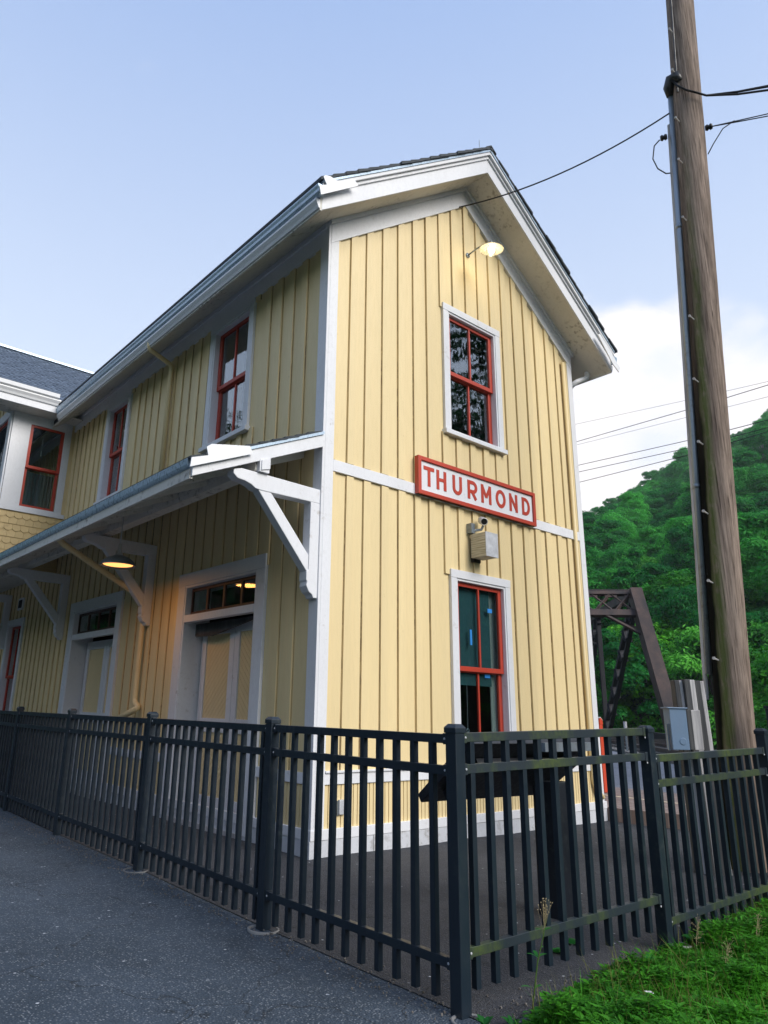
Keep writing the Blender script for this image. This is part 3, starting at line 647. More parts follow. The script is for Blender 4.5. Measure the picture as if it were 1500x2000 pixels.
while t < rl - .05:
    x = XE + (row % 2) * .13 - .1
    hexrow = (row // 3) % 2 == 0
    while x < 2.4:
        wd = .245; a = x + .003; b_ = x + wd; h0 = .03 + random.uniform(0, .004)
        pts = [(a + (.05 if hexrow else 0), t), (b_ - (.05 if hexrow else 0), t), (b_, t + .09), (b_, t + .26), (a, t + .26), (a, t + .09)]
        # do not draw slates below the main roof plane
        n = len(pts); vs = []
        for hh in (0, 1):
            for (px, pt) in pts:
                off = (.022 if hh else .0) + (h0 if True else 0) - .02 * (pt - t) / .26
                vs.append((px, EY + pt * cs - sn * off, 8.50 + pt * sn + cs * off))
        s.add(vs, [tuple(range(n)), tuple(range(2 * n - 1, n - 1, -1))] + [(i, (i + 1) % n, n + (i + 1) % n, n + i) for i in range(n)])
        x += .25
    t += .165; row += 1
s.build('slates', 'slate', cr_)
s = MB(); s.prism([(Y0 + .01, 8.33), (Y1 - .01, 8.33), (Y1 - .01, q2(Y1) - .06), (RY, q2(RY) - .07), (Y0 + .01, q2(Y0) - .06)], -1.478, -1.44, YP); s.build('bay_gable_wall', 'yellow', B)
s = MB(); s.box(-1.46, -.03, Y0 + .03, Y1 - .03, 4.56, 4.62); s.build('bay_floor', 'white_soffit', B)
s = MB(); s.prism([(EY, q2(EY) - .26), (RY, q2(RY) - .27), (2 * RY - EY, q2(EY) - .26), (2 * RY - EY, q2(EY) - .05), (RY, q2(RY) - .06), (EY, q2(EY) - .05)], XE - .04, XE - .001, YP); s.build('rake_board', 'white', B)
s = MB(); s.bar((XE, RY, RZ + .05), (2.4, RY, RZ + .05), .22, .06); s.build('ridge_cap', 'gutter_metal', cr_)

# ---- canopy over the side doors, on knee braces
def C(x): return 4.95 + .445 * x
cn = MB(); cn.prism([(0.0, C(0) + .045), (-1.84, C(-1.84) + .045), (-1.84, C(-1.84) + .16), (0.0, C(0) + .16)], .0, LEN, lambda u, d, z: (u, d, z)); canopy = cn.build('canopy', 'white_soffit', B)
s = MB(); s.prism([(0.0, C(0) + .162), (-1.9, C(-1.9) + .162), (-1.9, C(-1.9) + .20), (0.0, C(0) + .20)], -.03, LEN, lambda u, d, z: (u, d, z))
t = 0
while t < 1.9:
    s.prism([(-1.93 + t, C(-1.93 + t) + .215), (-1.93 + t + .22, C(-1.93 + t + .22) + .203), (-1.93 + t + .22, C(-1.93 + t + .22) + .225), (-1.93 + t, C(-1.93 + t) + .245)], -.07 - random.uniform(0, .02), LEN, lambda u, d, z: (u, d, z)) if t < 1.7 else None
    t += .18
s.build('canopy_shingles', 'dark_shingle', canopy)
s = MB(); s.prism([(-.045, C(-.045)), (-1.88, C(-1.88)), (-1.88, C(-1.88) + .165), (-.045, C(-.045) + .165)], -.055, -.015, lambda u, d, z: (u, d, z)); s.build('canopy_rake_board', 'white', canopy, bev=.004)
s = MB(); s.prism([(-.045, C(0) + .15), (-1.89, C(-1.89) + .167), (-1.89, C(-1.89) + .202), (-.045, C(0) + .19)], -.075, -.031, lambda u, d, z: (u, d, z)); s.build('canopy_drip_edge', 'gutter_metal', canopy)
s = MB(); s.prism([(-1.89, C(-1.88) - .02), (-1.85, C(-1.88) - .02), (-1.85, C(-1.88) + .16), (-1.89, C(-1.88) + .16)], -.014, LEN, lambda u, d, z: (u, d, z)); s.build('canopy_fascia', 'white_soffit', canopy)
s = MB(); s.prism([(-1.892, C(-1.88) + .10), (-1.915, C(-1.88) + .11), (-1.93, C(-1.88) + .14), (-1.935, C(-1.88) + .21), (-1.92, C(-1.88) + .21), (-1.90, C(-1.88) + .20)], -.014, LEN, lambda u, d, z: (u, d, z)); s.build('canopy_gutter', 'gutter_metal', canopy)
s = MB(); s.prism([(-1.935, 4.20), (-1.925, 4.31), (-1.72, 4.385), (-1.75, 4.48), (-1.69, 4.53), (-1.18, 4.635), (-1.13, 4.55)], .085, .10, GP); s.build('gutter_end_cap', 'white_metal', canopy)
s = MB(); s.box(-1.02, -.86, .01, LEN, C(-.94) - .135, C(-.94) + .03)
for k in range(int(LEN / .66)): pass
s.build('purlin', 'white_soffit', canopy)
s = MB(); y = .35
while y < LEN: s.prism([(-.05, C(-.05) - .045), (-1.82, C(-1.82) - .02), (-1.82, C(-1.82) + .044), (-.05, C(-.05) + .044)], y, y + .06, lambda u, d, z: (u, d, z)); y += .82
s.build('canopy_rafters', 'white_soffit', canopy)
for yb in (-.02, 4.62, 8.85, 13.1):
    XZ = lambda u, d, z: (u, yb + d, z); s = MB()
    s.prism([(-.035, 4.35), (-1.22, 4.37), (-1.33, 4.335), (-1.33, 4.28), (-1.27, 4.235), (-1.17, 4.225), (-1.08, 4.20), (-1.02, 4.165), (-.95, 4.155), (-.035, 4.165)], .0, .15, XZ)
    s.prism([(-.035, 4.164), (-.185, 4.164), (-.185, 3.30), (-.215, 3.27), (-.215, 3.17), (-.20, 3.15), (-.21, 3.10), (-.17, 3.03), (-.12, 3.0), (-.10, 2.96), (-.035, 2.96)], .0, .15, XZ)
    s.prism([(-.97, 4.154), (-.79, 4.163), (-.187, 3.48), (-.187, 3.25)], .008, .142, XZ)
    s.build('knee_brace', 'white', B, bev=.008)
s = MB(); s.prism([(-.98, C(-.94) - .14), (-.86, C(-.86) - .14), (-.86, C(-.86) + .0), (-.98, C(-.98) + .0)], -.075, -.056, lambda u, d, z: (u, d, z)); s.box(-1.0, -.86, -.06, .01, 4.375, C(-.94) - .0); s.build('purlin_end', 'white', canopy)
# ---- downspouts
def pipe(pts, r, mat, name='downspout', n=12, par=B):
    P_ = [Vector(p) for p in pts]; out_ = []
    for i, p in enumerate(P_):                       # rounded elbows
        if 0 < i < len(P_) - 1:
            a = (P_[i - 1] - p); b_ = (P_[i + 1] - p); k = min(.09, a.length * .4, b_.length * .4)
            A = p + a.normalized() * k; Z = p + b_.normalized() * k
            for t in (0, .25, .5, .75, 1): out_.append(A * (1 - t) ** 2 + p * 2 * t * (1 - t) + Z * t * t)
        else: out_.append(p)
    s = MB(); s.tube(out_, r, n); return s.build(name, mat, par, smooth=True)
pipe([(-1.85, 4.55, 4.32), (-1.72, 4.6, 4.14), (-.09, 4.80, 3.42), (-.09, 4.80, 1.70), (-.09, 4.62, 1.62), (-.25, 4.95, 1.45)], .05, 'yellow')
pipe([(-.62, 4.55, 8.10), (-.60, 4.57, 7.98), (-.09, 4.66, 7.86), (-.09, 4.66, 5.16)], .045, 'yellow')
pipe([(6.42, -.10, 8.15), (6.40, -.10, 8.0), (6.05, -.06, 7.82), (6.04, .12, 7.7), (6.04, .12, .4)], .05, 'white_metal')
pipe([(5.36, -.05, 7.9), (5.62, -.05, 4.8), (5.72, -.05, 2.9)][0:0] or [(5.66, -.05, 8.1), (5.66, -.05, .62), (5.80, -.12, .42)], .035, 'yellow', 'conduit_pipe')
s = MB(); s.tube([(AP, -.40, 11.05), (AP, -.40, 11.42)], .006, 5); tag(s.build('lightning_rod', 'galvanized'), 'thin lightning rod standing on the gable peak', 'lightning rod')

# ------------------------------------------------------------------ things fixed to the building
sg = thing('station_sign', (3.05, -.05, 4.65), 'long white sign with red frame reading THURMOND on the gable', 'sign')
X0, X1, Z0, Z1 = 1.66, 4.44, 4.655, 5.23
s = MB(); s.box(X0, X1, .04, .085, Z0, Z1, GP); s.build('board', 'white', sg)
s = MB(); fw = .06
s.box(X0 - .002, X0 + fw, .036, .115, Z0, Z1, GP); s.box(X1 - fw, X1 + .002, .036, .115, Z0, Z1, GP); s.box(X0 + fw, X1 - fw, .036, .114, Z0, Z0 + fw, GP); s.box(X0 + fw, X1 - fw, .036, .114, Z1 - fw, Z1, GP); s.build('frame', 'red', sg, bev=.004)
# block letters drawn as stroked sans-serif shapes
LH, LW, ST = .30, .212, .058
def stroke_poly(s, pts, w_, ox, oz, sx=1.):
    for (a, b_) in zip(pts[:-1], pts[1:]):
        A = Vector((a[0] * sx, a[1])); Z = Vector((b_[0] * sx, b_[1])); d = (Z - A).normalized(); nn_ = Vector((-d.y, d.x)) * w_ / 2
        q = [A + nn_, A - nn_, Z - nn_, Z + nn_]; stroke_poly.k = (stroke_poly.k + 1) % 5
        s.prism([(ox + p.x, oz + p.y) for p in q], .0855, .0905 + .0003 * stroke_poly.k, GP)
stroke_poly.k = 0
def arc(cx, cz, rx, rz, a0, a1, n=14): return [(cx + rx * math.cos(R(a0 + (a1 - a0) * i / n)), cz + rz * math.sin(R(a0 + (a1 - a0) * i / n))) for i in range(n + 1)]
def ring(s, ox, oz, cx, cz, rx, rz, a0, a1, n=18):      # thick arc as one strip
    for i in range(n):
        t0, t1 = R(a0 + (a1 - a0) * i / n), R(a0 + (a1 - a0) * (i + 1) / n)
        q = [(cx + (rx + e) * math.cos(t), cz + (rz + e) * math.sin(t)) for e, t in ((-ST / 2, t0), (ST / 2, t0), (ST / 2, t1), (-ST / 2, t1))]
        s.prism([(ox + a, oz + b_) for a, b_ in q], .0855, .0912, GP)
h = ST / 2; lets = []
def T_(s, o, z): stroke_poly(s, [(0, LH - h), (LW + .01, LH - h)], ST, o, z); stroke_poly(s, [(LW / 2 + .005, 0), (LW / 2 + .005, LH - h)], ST, o, z)
def H_(s, o, z): [stroke_poly(s, [(x, 0), (x, LH)], ST, o, z) for x in (h, LW - h)]; stroke_poly(s, [(h, LH * .52), (LW - h, LH * .52)], ST * .9, o, z)
def U_(s, o, z): [stroke_poly(s, [(x, LW / 2), (x, LH)], ST, o, z) for x in (h, LW - h)]; ring(s, o, z, LW / 2, LW / 2, LW / 2 - h, LW / 2 - h, 180, 360)
def R_(s, o, z):
    stroke_poly(s, [(h, 0), (h, LH)], ST, o, z); r = .083 - h * .0
    stroke_poly(s, [(h, LH - h), (LW - r, LH - h)], ST, o, z); stroke_poly(s, [(h, LH - h - 2 * (r - h * .35)), (LW - r, LH - h - 2 * (r - h * .35))], ST, o, z)
    ring(s, o, z, LW - r - .002, LH - h - (r - h * .35), r - h * .35, r - h * .35, -90, 90); stroke_poly(s, [(LW * .45, LH * .45), (LW - h * .6, .004)], ST, o, z)
def M_(s, o, z):
    w_ = LW + .032; [stroke_poly(s, [(x, 0), (x, LH)], ST, o, z) for x in (h, w_ - h)]; stroke_poly(s, [(h, LH - .02), (w_ / 2, .10)], ST * .9, o, z); stroke_poly(s, [(w_ / 2, .10), (w_ - h, LH - .02)], ST * .9, o, z)
def O_(s, o, z): ring(s, o, z, LW / 2 + .018, LH / 2, LW / 2 + .018 - h, LH / 2 - h, 0, 360, 36)
def N_(s, o, z): [stroke_poly(s, [(x, 0), (x, LH)], ST, o, z) for x in (h, LW - h)]; stroke_poly(s, [(h, LH - .03), (LW - h, .03)], ST * .95, o, z)
def D_(s, o, z):
    stroke_poly(s, [(h, 0), (h, LH)], ST, o, z); stroke_poly(s, [(h, LH - h), (LW * .42, LH - h)], ST, o, z); stroke_poly(s, [(h, h), (LW * .42, h)], ST, o, z)
    ring(s, o, z, LW * .42, LH / 2, LW * .58 - h, LH / 2 - h, -90, 90, 24)
lx = 1.79; z_ = 4.802
for fn, adv in ((T_, .27), (H_, .35), (U_, .34), (R_, .32), (M_, .355), (O_, .345), (N_, .33), (D_, .3)):
    s = MB(); fn(s, lx, z_); s.build('letter', 'red', sg); lx += adv

# wall lamp (lit) on the gable
LC = Vector((3.03, -.52, 9.12)); lax = Vector((.0, -.10, 1)).normalized()
lp = thing('wall_lamp', (3.0, -.03, 9.23), 'small lit white enamel lamp on a bracket high on the gable', 'lamp')
s = MB(); s.lathe([(.0, .0), (.045, .0), (.045, .02), (.0, .02)], (3.0, -.028, 9.24), 16, (0, -1, 0)); s.tube([(3.0, -.03, 9.24), (3.0, -.25, 9.27), LC + lax * .16, LC + lax * .10], .014, 8); s.build('arm', 'galvanized', lp, smooth=True)
s = MB(); s.lathe([(.04, .11), (.06, .09), (.075, .06), (.13, .035), (.195, .01), (.205, .0), (.200, .0), (.125, .022), (.07, .045), (.05, .08)], LC, 32, lax); s.build('shade', 'cream_enamel', lp, smooth=True)
s = MB(); s.lathe([(.0, -.085), (.03, -.078), (.05, -.05), (.055, -.01), (.04, .04), (.03, .07)], LC, 20, lax); bl = s.build('bulb', 'bulb_white', lp, smooth=True)
s = MB()
for k in range(6):
    a = k * math.pi / 3; q = Vector((0, 0, 1)).rotation_difference(lax)
    s.tube([LC + q @ Vector((.075 * math.cos(a) * c, .075 * math.sin(a) * c, z)) for c, z in ((1, .05), (1, -.05), (.7, -.11), (0, -.125))], .004, 5)
s.build('wire_guard', 'galvanized', lp)
ld = bpy.data.lights.new('lamp_light', 'POINT'); ld.energy = 4.5; ld.color = (1, .82, .5); ld.shadow_soft_size = .06
lo = bpy.data.objects.new('lamp_light', ld); col.objects.link(lo); lo.location = LC + lax * -.17; put_ = lo; lo.parent = lp; lo.matrix_parent_inverse = Matrix.Translation(-wloc(lp))
# pendant lamp (lit) under the canopy
PC = Vector((-1.12, 3.62, 3.70))
pp = thing('pendant_lamp', (PC.x, PC.y, 4.45), 'lit warm pendant lamp with metal dish shade hanging under the canopy', 'lamp')
s = MB(); s.tube([(PC.x, PC.y, C(PC.x) + .05), (PC.x, PC.y, PC.z + .25)], .012, 8); s.lathe([(.0, .36), (.02, .35), (.028, .27), (.055, .20), (.06, .16), (.0, .16)], PC, 20); s.build('stem', 'camera_white', pp, smooth=True)
s = MB(); s.lathe([(.055, .17), (.09, .155), (.17, .125), (.24, .07), (.27, .015), (.275, .0), (.268, .0), (.23, .06), (.16, .11), (.05, .15)], PC, 40); s.build('shade', 'galvanized', pp, smooth=True)
s = MB(); s.lathe([(.0, .006), (.10, .01), (.22, .022), (.235, .04)], PC, 40); s.build('bulb', 'bulb_warm', pp, smooth=True)
ld = bpy.data.lights.new('pendant_light', 'AREA'); ld.shape = 'DISK'; ld.size = .42; ld.energy = 6.5; ld.color = (1, .42, .10)
lo = bpy.data.objects.new('pendant_light', ld); col.objects.link(lo); lo.location = PC + Vector((0, 0, -.004)); lo.parent = pp; lo.matrix_parent_inverse = Matrix.Translation(-wloc(pp))
# junction box and security camera
bx = thing('junction_box', (2.95, -.03, 3.9), 'square metal box with wood grain sides under the sign', 'electrical box')
s = MB(); s.box(2.83, 3.10, .05, .33, 3.89, 4.25, GP); s.build('housing', 'wood_grain_box', bx, bev=.004)
s = MB(); s.box(2.825, 3.105, .331, .345, 3.885, 4.255, GP); s.build('front_cover', 'galvanized_box', bx, bev=.003)
s = MB(); s.box(2.88, 3.05, .0, .05, 3.84, 4.2, GP); s.build('mount', 'black_plastic', bx)
sc = thing('security_camera', (2.9, -.03, 4.3), 'small round security camera on a bracket between the sign and the metal box', 'security camera')
s = MB(); s.box(2.80, 2.88, .0, .10, 4.27, 4.42, GP); s.tube([(2.86, -.08, 4.31), (2.98, -.14, 4.34), (3.0, -.16, 4.40)], .02, 8); s.build('bracket', 'galvanized', sc)
cax = Vector((-.55, -.75, -.35)).normalized(); s = MB(); s.lathe([(0, -.08), (.05, -.08), (.058, -.07), (.058, .10), (.05, .105), (.045, .09)], (2.98, -.17, 4.47), 20, cax); s.build('body', 'camera_white', sc, smooth=False)
s = MB(); s.lathe([(0, .092), (.047, .092)], (2.98, -.17, 4.47), 20, cax); s.build('lens', 'black_plastic', sc)
ol = thing('outlet_cover', (.41, 0, .58), 'small grey weatherproof outlet low on the gable beside the corner', 'outlet'); s = MB(); s.box(.365, .455, .016, .05, .50, .66, GP); s.build('cover', 'galvanized_box', ol, bev=.006); s = MB(); s.box(.35, .37, .016, .03, .49, .65, GP); s.build('hinge', 'galvanized', ol)

# ------------------------------------------------------------------ fence
fence = thing('metal_fence', (-1.80, -3.76, 0), 'black metal picket fence running around the depot corner', 'fence')
def post(x, y, z1=1.59, wd=.088, mat='fence_metal'):
    s = MB(); s.box(x - wd / 2, x + wd / 2, y - wd / 2, y + wd / 2, -.05, z1 - .05); p = s.build('post', mat, fence, bev=.006)
    c = MB(); a = wd / 2 + .006; c.box(x - a, x + a, y - a, y + a, z1 - .055, z1 - .022)
    c.add([(x - a, y - a, z1 - .022), (x + a, y - a, z1 - .022), (x + a, y + a, z1 - .022), (x - a, y + a, z1 - .022), (x - a * .62, y - a * .62, z1), (x + a * .62, y - a * .62, z1), (x + a * .62, y + a * .62, z1), (x - a * .62, y + a * .62, z1)],
          [(0, 1, 5, 4), (1, 2, 6, 5), (2, 3, 7, 6), (3, 0, 4, 7), (4, 5, 6, 7)]); c.build('cap', mat, p, bev=.004)
    return p
RP = [(-1.80, -3.76), (.385, -3.85), (2.56, -3.87), (4.70, -3.88)]
for i, (x, y) in enumerate(FX): post(x, y)
for (x, y) in RP[1:]: post(x, y, 1.59 if x > 1 else 1.60)
paint('screw', (.5, .52, .55), .4, .05)
def panel(A, Z, zt, zb, mat, step=.168, first=.15, slope=0.):
    A = Vector((*A, 0)); Z = Vector((*Z, 0)); d = (Z - A); Ln = d.length; d.normalize(); a0 = A + d * .046; a1 = Z - d * .046
    s = MB()
    for k, (zc, hh) in enumerate(((zt - .027, .056), (zt - .215, .056), (zb + .027, .054))):
        s.bar(a0 + Vector((0, 0, zc)), a1 + Vector((0, 0, zc + slope)), .044, hh)
        for e, zz in ((a0, zc), (a1, zc + slope)):   # rail bracket
            dd_ = d if e is a0 else -d
            s.bar(e + Vector((0, 0, zz)), e + dd_ * .035 + Vector((0, 0, zz)), .054, hh + .012)
    n = int((Ln - first - .06) / step) + 1; base = A + d * first
    nf = len(s.f)
    for k in (0, n - 1):
        c = base + d * (k * step) + Vector((0, 0, slope * (k * step) / Ln)); s.bar(c + Vector((0, 0, zb - .17)), c + Vector((0, 0, zt - .05)), .041, .041, up=(-d.y, d.x, 0))
    pn = s.build('fence_panel', mat, fence, bev=.003); pn.data.materials.append(MATS['fence_metal'])
    for p_ in pn.data.polygons[nf:]: p_.material_index = 1
    proto = None
    for k in range(1, n - 1):
        c = base + d * (k * step); dz = slope * (k * step) / Ln
        if proto is None:
            q = MB(); q.box(-.0205, .0205, -.0205, .0205, zb - .17, zt - .05); proto = q.build('picket', 'fence_metal', None, bev=.002); o = proto
            proto.rotation_euler.z = math.atan2(d.y, d.x)
        else:
            o = proto.copy(); col.objects.link(o)
        o.location = (c.x, c.y, dz); o.parent = pn; o.matrix_parent_inverse = Matrix.Translation(-wloc(pn))
    sc_ = MB()
    for e, t in ((a0, 1), (a1, -1)):
        for zc in (zt - .027, zt - .215, zb + .027):
            nrm = Vector((-abs(d.y), -abs(d.x), 0)); sc_.lathe([(0, .004), (.006, .003), (.008, 0)], e + d * (.02 * t) + nrm * .028 + Vector((0, 0, zc)), 8, nrm)
    sc_.build('screws', 'screw', pn)
for i in range(len(FX) - 1):
    panel(FX[i], FX[i + 1], 1.525 - .004 * i, .225 - .008 * i, 'fence_metal', .168, .195 if i == 0 else .13)
panel(RP[0], RP[1], 1.535, .285, 'fence_mossy', .168, .135, .045)
panel(RP[1], RP[2], 1.375, .165, 'fence_mossy', .168, .12, .035)
panel(RP[2], RP[3], 1.33, .12, 'fence_mossy', .168, .12, .035)
def collar(x, y, r=.12, tilt=0, h_=.03):
    s = MB(); s.lathe([(r, -.02), (r + .008, h_), (r, h_ + .004), (r - .01, h_), (r - .014, -.02)], (x, y, .0), 28, (tilt, 0, 1)); s.build('post_collar', 'plastic_collar', fence, smooth=True)
collar(FX[1][0] - .02, FX[1][1] - .03, .12, .05, .016); collar(FX[2][0] - .03, FX[2][1] - .02, .13, .0, .012); collar(RP[1][0] + .08, RP[1][1] - .05, .085, .1, .05); collar(RP[0][0] - .03, RP[0][1] - .09, .1, 0, .012)

# ------------------------------------------------------------------ wayside exhibit behind the fence
ex = thing('wayside_exhibit', (.45, -2.86, 0), 'black tilted outdoor exhibit panel on a post behind the fence corner', 'exhibit sign')
H1, H2, L2, L1 = Vector((-.80, -3.06, 1.43)), Vector((.68, -3.20, 1.43)), Vector((.84, -2.44, .92)), Vector((-.64, -2.33, .92))
nrm = (H2 - H1).cross(L1 - H1).normalized(); nrm = nrm if nrm.z > 0 else -nrm
def slab(a, b_, c, d, t0, t1, name, mat):
    s = MB(); vs = [p + nrm * t0 for p in (a, b_, c, d)] + [p + nrm * t1 for p in (a, b_, c, d)]
    s.add(vs, [(0, 1, 2, 3), (4, 5, 6, 7), (0, 1, 5, 4), (1, 2, 6, 5), (2, 3, 7, 6), (3, 0, 4, 7)]); return s.build(name, mat, ex, bev=.006)
slab(H1, H2, L2, L1, .0, .075, 'panel_frame', 'exhibit_steel'); slab(H1.lerp(L2, .06), H2.lerp(L1, .06), L2.lerp(H1, .06), L1.lerp(H2, .06), .076, .082, 'exhibit_face', 'camera_white')
s = MB(); s.box(.34, .56, -2.98, -2.76, .0, 1.1); s.build('post', 'exhibit_steel', ex, bev=.01)
s = MB(); s.bar(H1.lerp(L1, .5) + nrm * -.05 + Vector((.15, 0, 0)), H2.lerp(L2, .5) + nrm * -.05 - Vector((.15, 0, 0)), .5, .08, up=nrm); s.build('bracket', 'exhibit_steel', ex)
s = MB(); s.box(-.1, .62, -3.23, -3.19, 1.37, 1.44); s.build('edge_strip', 'galvanized', ex)

# ------------------------------------------------------------------ red post, small post
rp = thing('red_post', (8.2, 1.18, .27), 'square red post with a chamfered white top at the platform corner', 'post')
s = MB(); s.box(8.06, 8.18, 1.22, 1.34, .27, 1.52); s.build('shaft', 'red_post', rp, bev=.02); s = MB(); s.prism([(8.06, 1.521), (8.18, 1.521), (8.175, 1.60), (8.12, 1.65), (8.07, 1.64)], 1.22, 1.34, lambda u, d, z: (u, d, z)); s.build('cap', 'red_post', rp); s = MB(); s.prism([(8.07, 1.642), (8.12, 1.652), (8.175, 1.602), (8.175, 1.612), (8.12, 1.664), (8.07, 1.654)], 1.22, 1.34, lambda u, d, z: (u, d, z)); s.build('cap_edge', 'camera_white', rp)
mk = thing('marker_post', (29.4, 12.8, .12), 'small grey marker post beside the railway track', 'marker')
s = MB(); s.tube([(29.4, 12.8, 0), (29.4, 12.8, 1.3)], .05, 8); s.build('shaft', 'galvanized', mk); s = MB(); s.box(29.33, 29.47, 12.75, 12.85, 1.2, 1.5); s.build('plate', 'camera_white', mk)

# ------------------------------------------------------------------ utility pole
up = thing('utility_pole', (4.05, -2.83, 0), 'tall weathered wooden utility pole with mossy side and metal conduit', 'utility pole')
PB_, PT_ = Vector((4.085, -2.90, -.2)), Vector((4.34, -3.565, 14.2))
def pax(z): t = (z + .2) / 14.4; return PB_.lerp(PT_, t)
me = bpy.data.meshes.new('shaft'); n = 48; mrows = 90; vs = []; around = []; hgt = []
tocam = math.atan2(CAM.y - PB_.y, CAM.x - PB_.x)
rndn = [random.uniform(-1, 1) for _ in range(400)]
for i in range(mrows + 1):
    z = -.2 + 14.4 * i / mrows; c = pax(z); r0 = .213 - .0010 * z - (.0 if z > 0 else 0)
    for k in range(n):
        a = 2 * math.pi * k / n; r = r0 * (1 + .012 * math.sin(3 * a + z * .4) + .01 * math.sin(7 * a + z * 1.1) + .006 * rndn[(i * 7 + k * 13) % 400])
        vs.append((c.x + r * math.cos(a), c.y + r * math.sin(a), z)); 
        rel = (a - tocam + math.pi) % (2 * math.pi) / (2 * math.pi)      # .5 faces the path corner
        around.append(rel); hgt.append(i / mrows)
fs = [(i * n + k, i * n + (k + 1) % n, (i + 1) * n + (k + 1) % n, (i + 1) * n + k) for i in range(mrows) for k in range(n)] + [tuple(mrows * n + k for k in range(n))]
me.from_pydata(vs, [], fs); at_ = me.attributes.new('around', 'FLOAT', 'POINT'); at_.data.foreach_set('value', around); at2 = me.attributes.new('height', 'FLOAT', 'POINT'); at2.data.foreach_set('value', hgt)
for p in me.polygons: p.use_smooth = True
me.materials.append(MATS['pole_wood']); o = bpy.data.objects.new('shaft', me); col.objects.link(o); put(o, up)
side = Vector((math.cos(tocam + math.pi / 2), math.sin(tocam + math.pi / 2), 0))     # toward the photo's right or left
if side.dot(Vector((.77, -.63, 0))) > 0: side = -side
fwd = Vector((math.cos(tocam), math.sin(tocam), 0))
def on(z, lat, out_=0.): return pax(z) + side * lat + fwd * out_
cp = MB(); cp.tube([on(z, .247 - .002 * z, .03) for z in (2.2, 5, 8, 11.05)], .042, 14); cp.build('conduit', 'galvanized', up, smooth=True)
cp = MB(); cp.tube([on(4.6, .238, .03), on(4.66, .238, .03)], .052, 14); cp.tube([on(8.6, .23, .03), on(8.66, .23, .03)], .052, 14); cp.build('coupling', 'galvanized', up, smooth=True)
cp = MB(); cp.tube([on(z, .295 - .002 * z, -.01) for z in (1.9, 5, 8, 10.5)], .03, 6); cp.build('ground_wire_moulding', 'weathered_pale', up)
cp = MB(); cp.tube([on(z, .12, .175) for z in (10.9, 12, 13, 14.2)], .014, 6); cp.build('riser_cable', 'black_plastic', up)
for z in (2.35, 3.3, 4.2, 5.15, 6.05, 7.0, 8.6, 9.6, 10.35, 11.25, 12.05, 12.9):
    s = MB(); s.tube([on(z, .10, .12), on(z + .03, .175, .25)], .010, 6); s.tube([on(z + .03, .175, .25), on(z + .03, .178, .262)], .020, 6); s.build('bolt', 'weathered_pale', up)
# weatherhead where the cables leave the conduit
s = MB(); s.tube([on(10.98, .235, .05), on(11.12, .24, .07), on(11.24, .20, .10), on(11.22, .12, .15), on(11.08, .08, .18)], [.05, .085, .095, .08, .045], 12); s.build('weatherhead', 'black_plastic', up, smooth=True)
for (z, lt) in ((10.28, .36), (10.22, -.26)):
    s = MB(); s.lathe([(.0, -.05), (.035, -.05), (.05, -.02), (.03, 0), (.05, .02), (.035, .05), (0, .05)], on(z, lt, .02), 12, side); s.build('insulator', 'black_plastic', up, smooth=True)
def sagline(a, b_, sag, n=16): a = Vector(a); b_ = Vector(b_); return [a.lerp(b_, t / n) + Vector((0, 0, -4 * sag * (t / n) * (1 - t / n))) for t in range(n + 1)]
def wire(name, pts, r, label, group=None, cat='cable', mat='black_plastic'):
    s = MB(); s.tube(pts, r, 6); return tag(s.build(name, mat, smooth=True), label, cat, group)
wire('service_cable', sagline(on(10.66, .26, .06), (2.80, -.05, 10.12), .22), .012, 'single black cable sagging from the utility pole to the gable peak')
ra = on(11.15, .18, .16)
def rightend(u_, z): return Vector((7.4, -12.6, 0)) + Vector((0, 0, z))
for k, (dz, sg_) in enumerate(((0, .55), (.05, .62), (-.07, .5))):
    a = on(10.80 - .0 * dz, -.0, .23) ; b_ = Vector((6.1, -9.2, 9.55 + dz))
    wire('power_cable', [ra, on(10.98, .12, .22), on(10.82, .0, .245), on(10.72, -.14, .23), on(10.69, -.26, .15)] + sagline(on(10.69, -.30, .1) + Vector((0, 0, dz * .2)), b_, .10 + .06 * k)[1:], .017, ['middle', 'upper', 'lower'][k] + ' thick black power cable of the bundle leaving the pole to the right', 'bundled power cables leaving the pole')
for k, (dz, sg_) in enumerate(((0, .12), (.0, .30))):
    wire('telephone_wire', sagline(on(10.22, -.28, .02), Vector((6.0, -9.2, 9.25)), sg_ * .5), .008, ['straighter upper', 'more sagging lower'][k] + ' thin black wire leaving the pole under the thick cables', 'thin wires leaving the pole')
wire('drip_loop', [on(10.26, .42, .02), on(10.18, .50, .02), on(9.95, .53, .02), on(9.75, .47, .02), on(9.62, .36, .02), on(9.60, .30, .03)], .010, 'short looped wire hanging on the left side of the utility pole')
wire('drip_loop', [on(10.2, -.60, .02), on(10.12, -.44, .02), on(9.9, -.30, .02), on(9.75, -.22, .02)], .008, 'short curved wire dropping back to the right side of the utility pole')
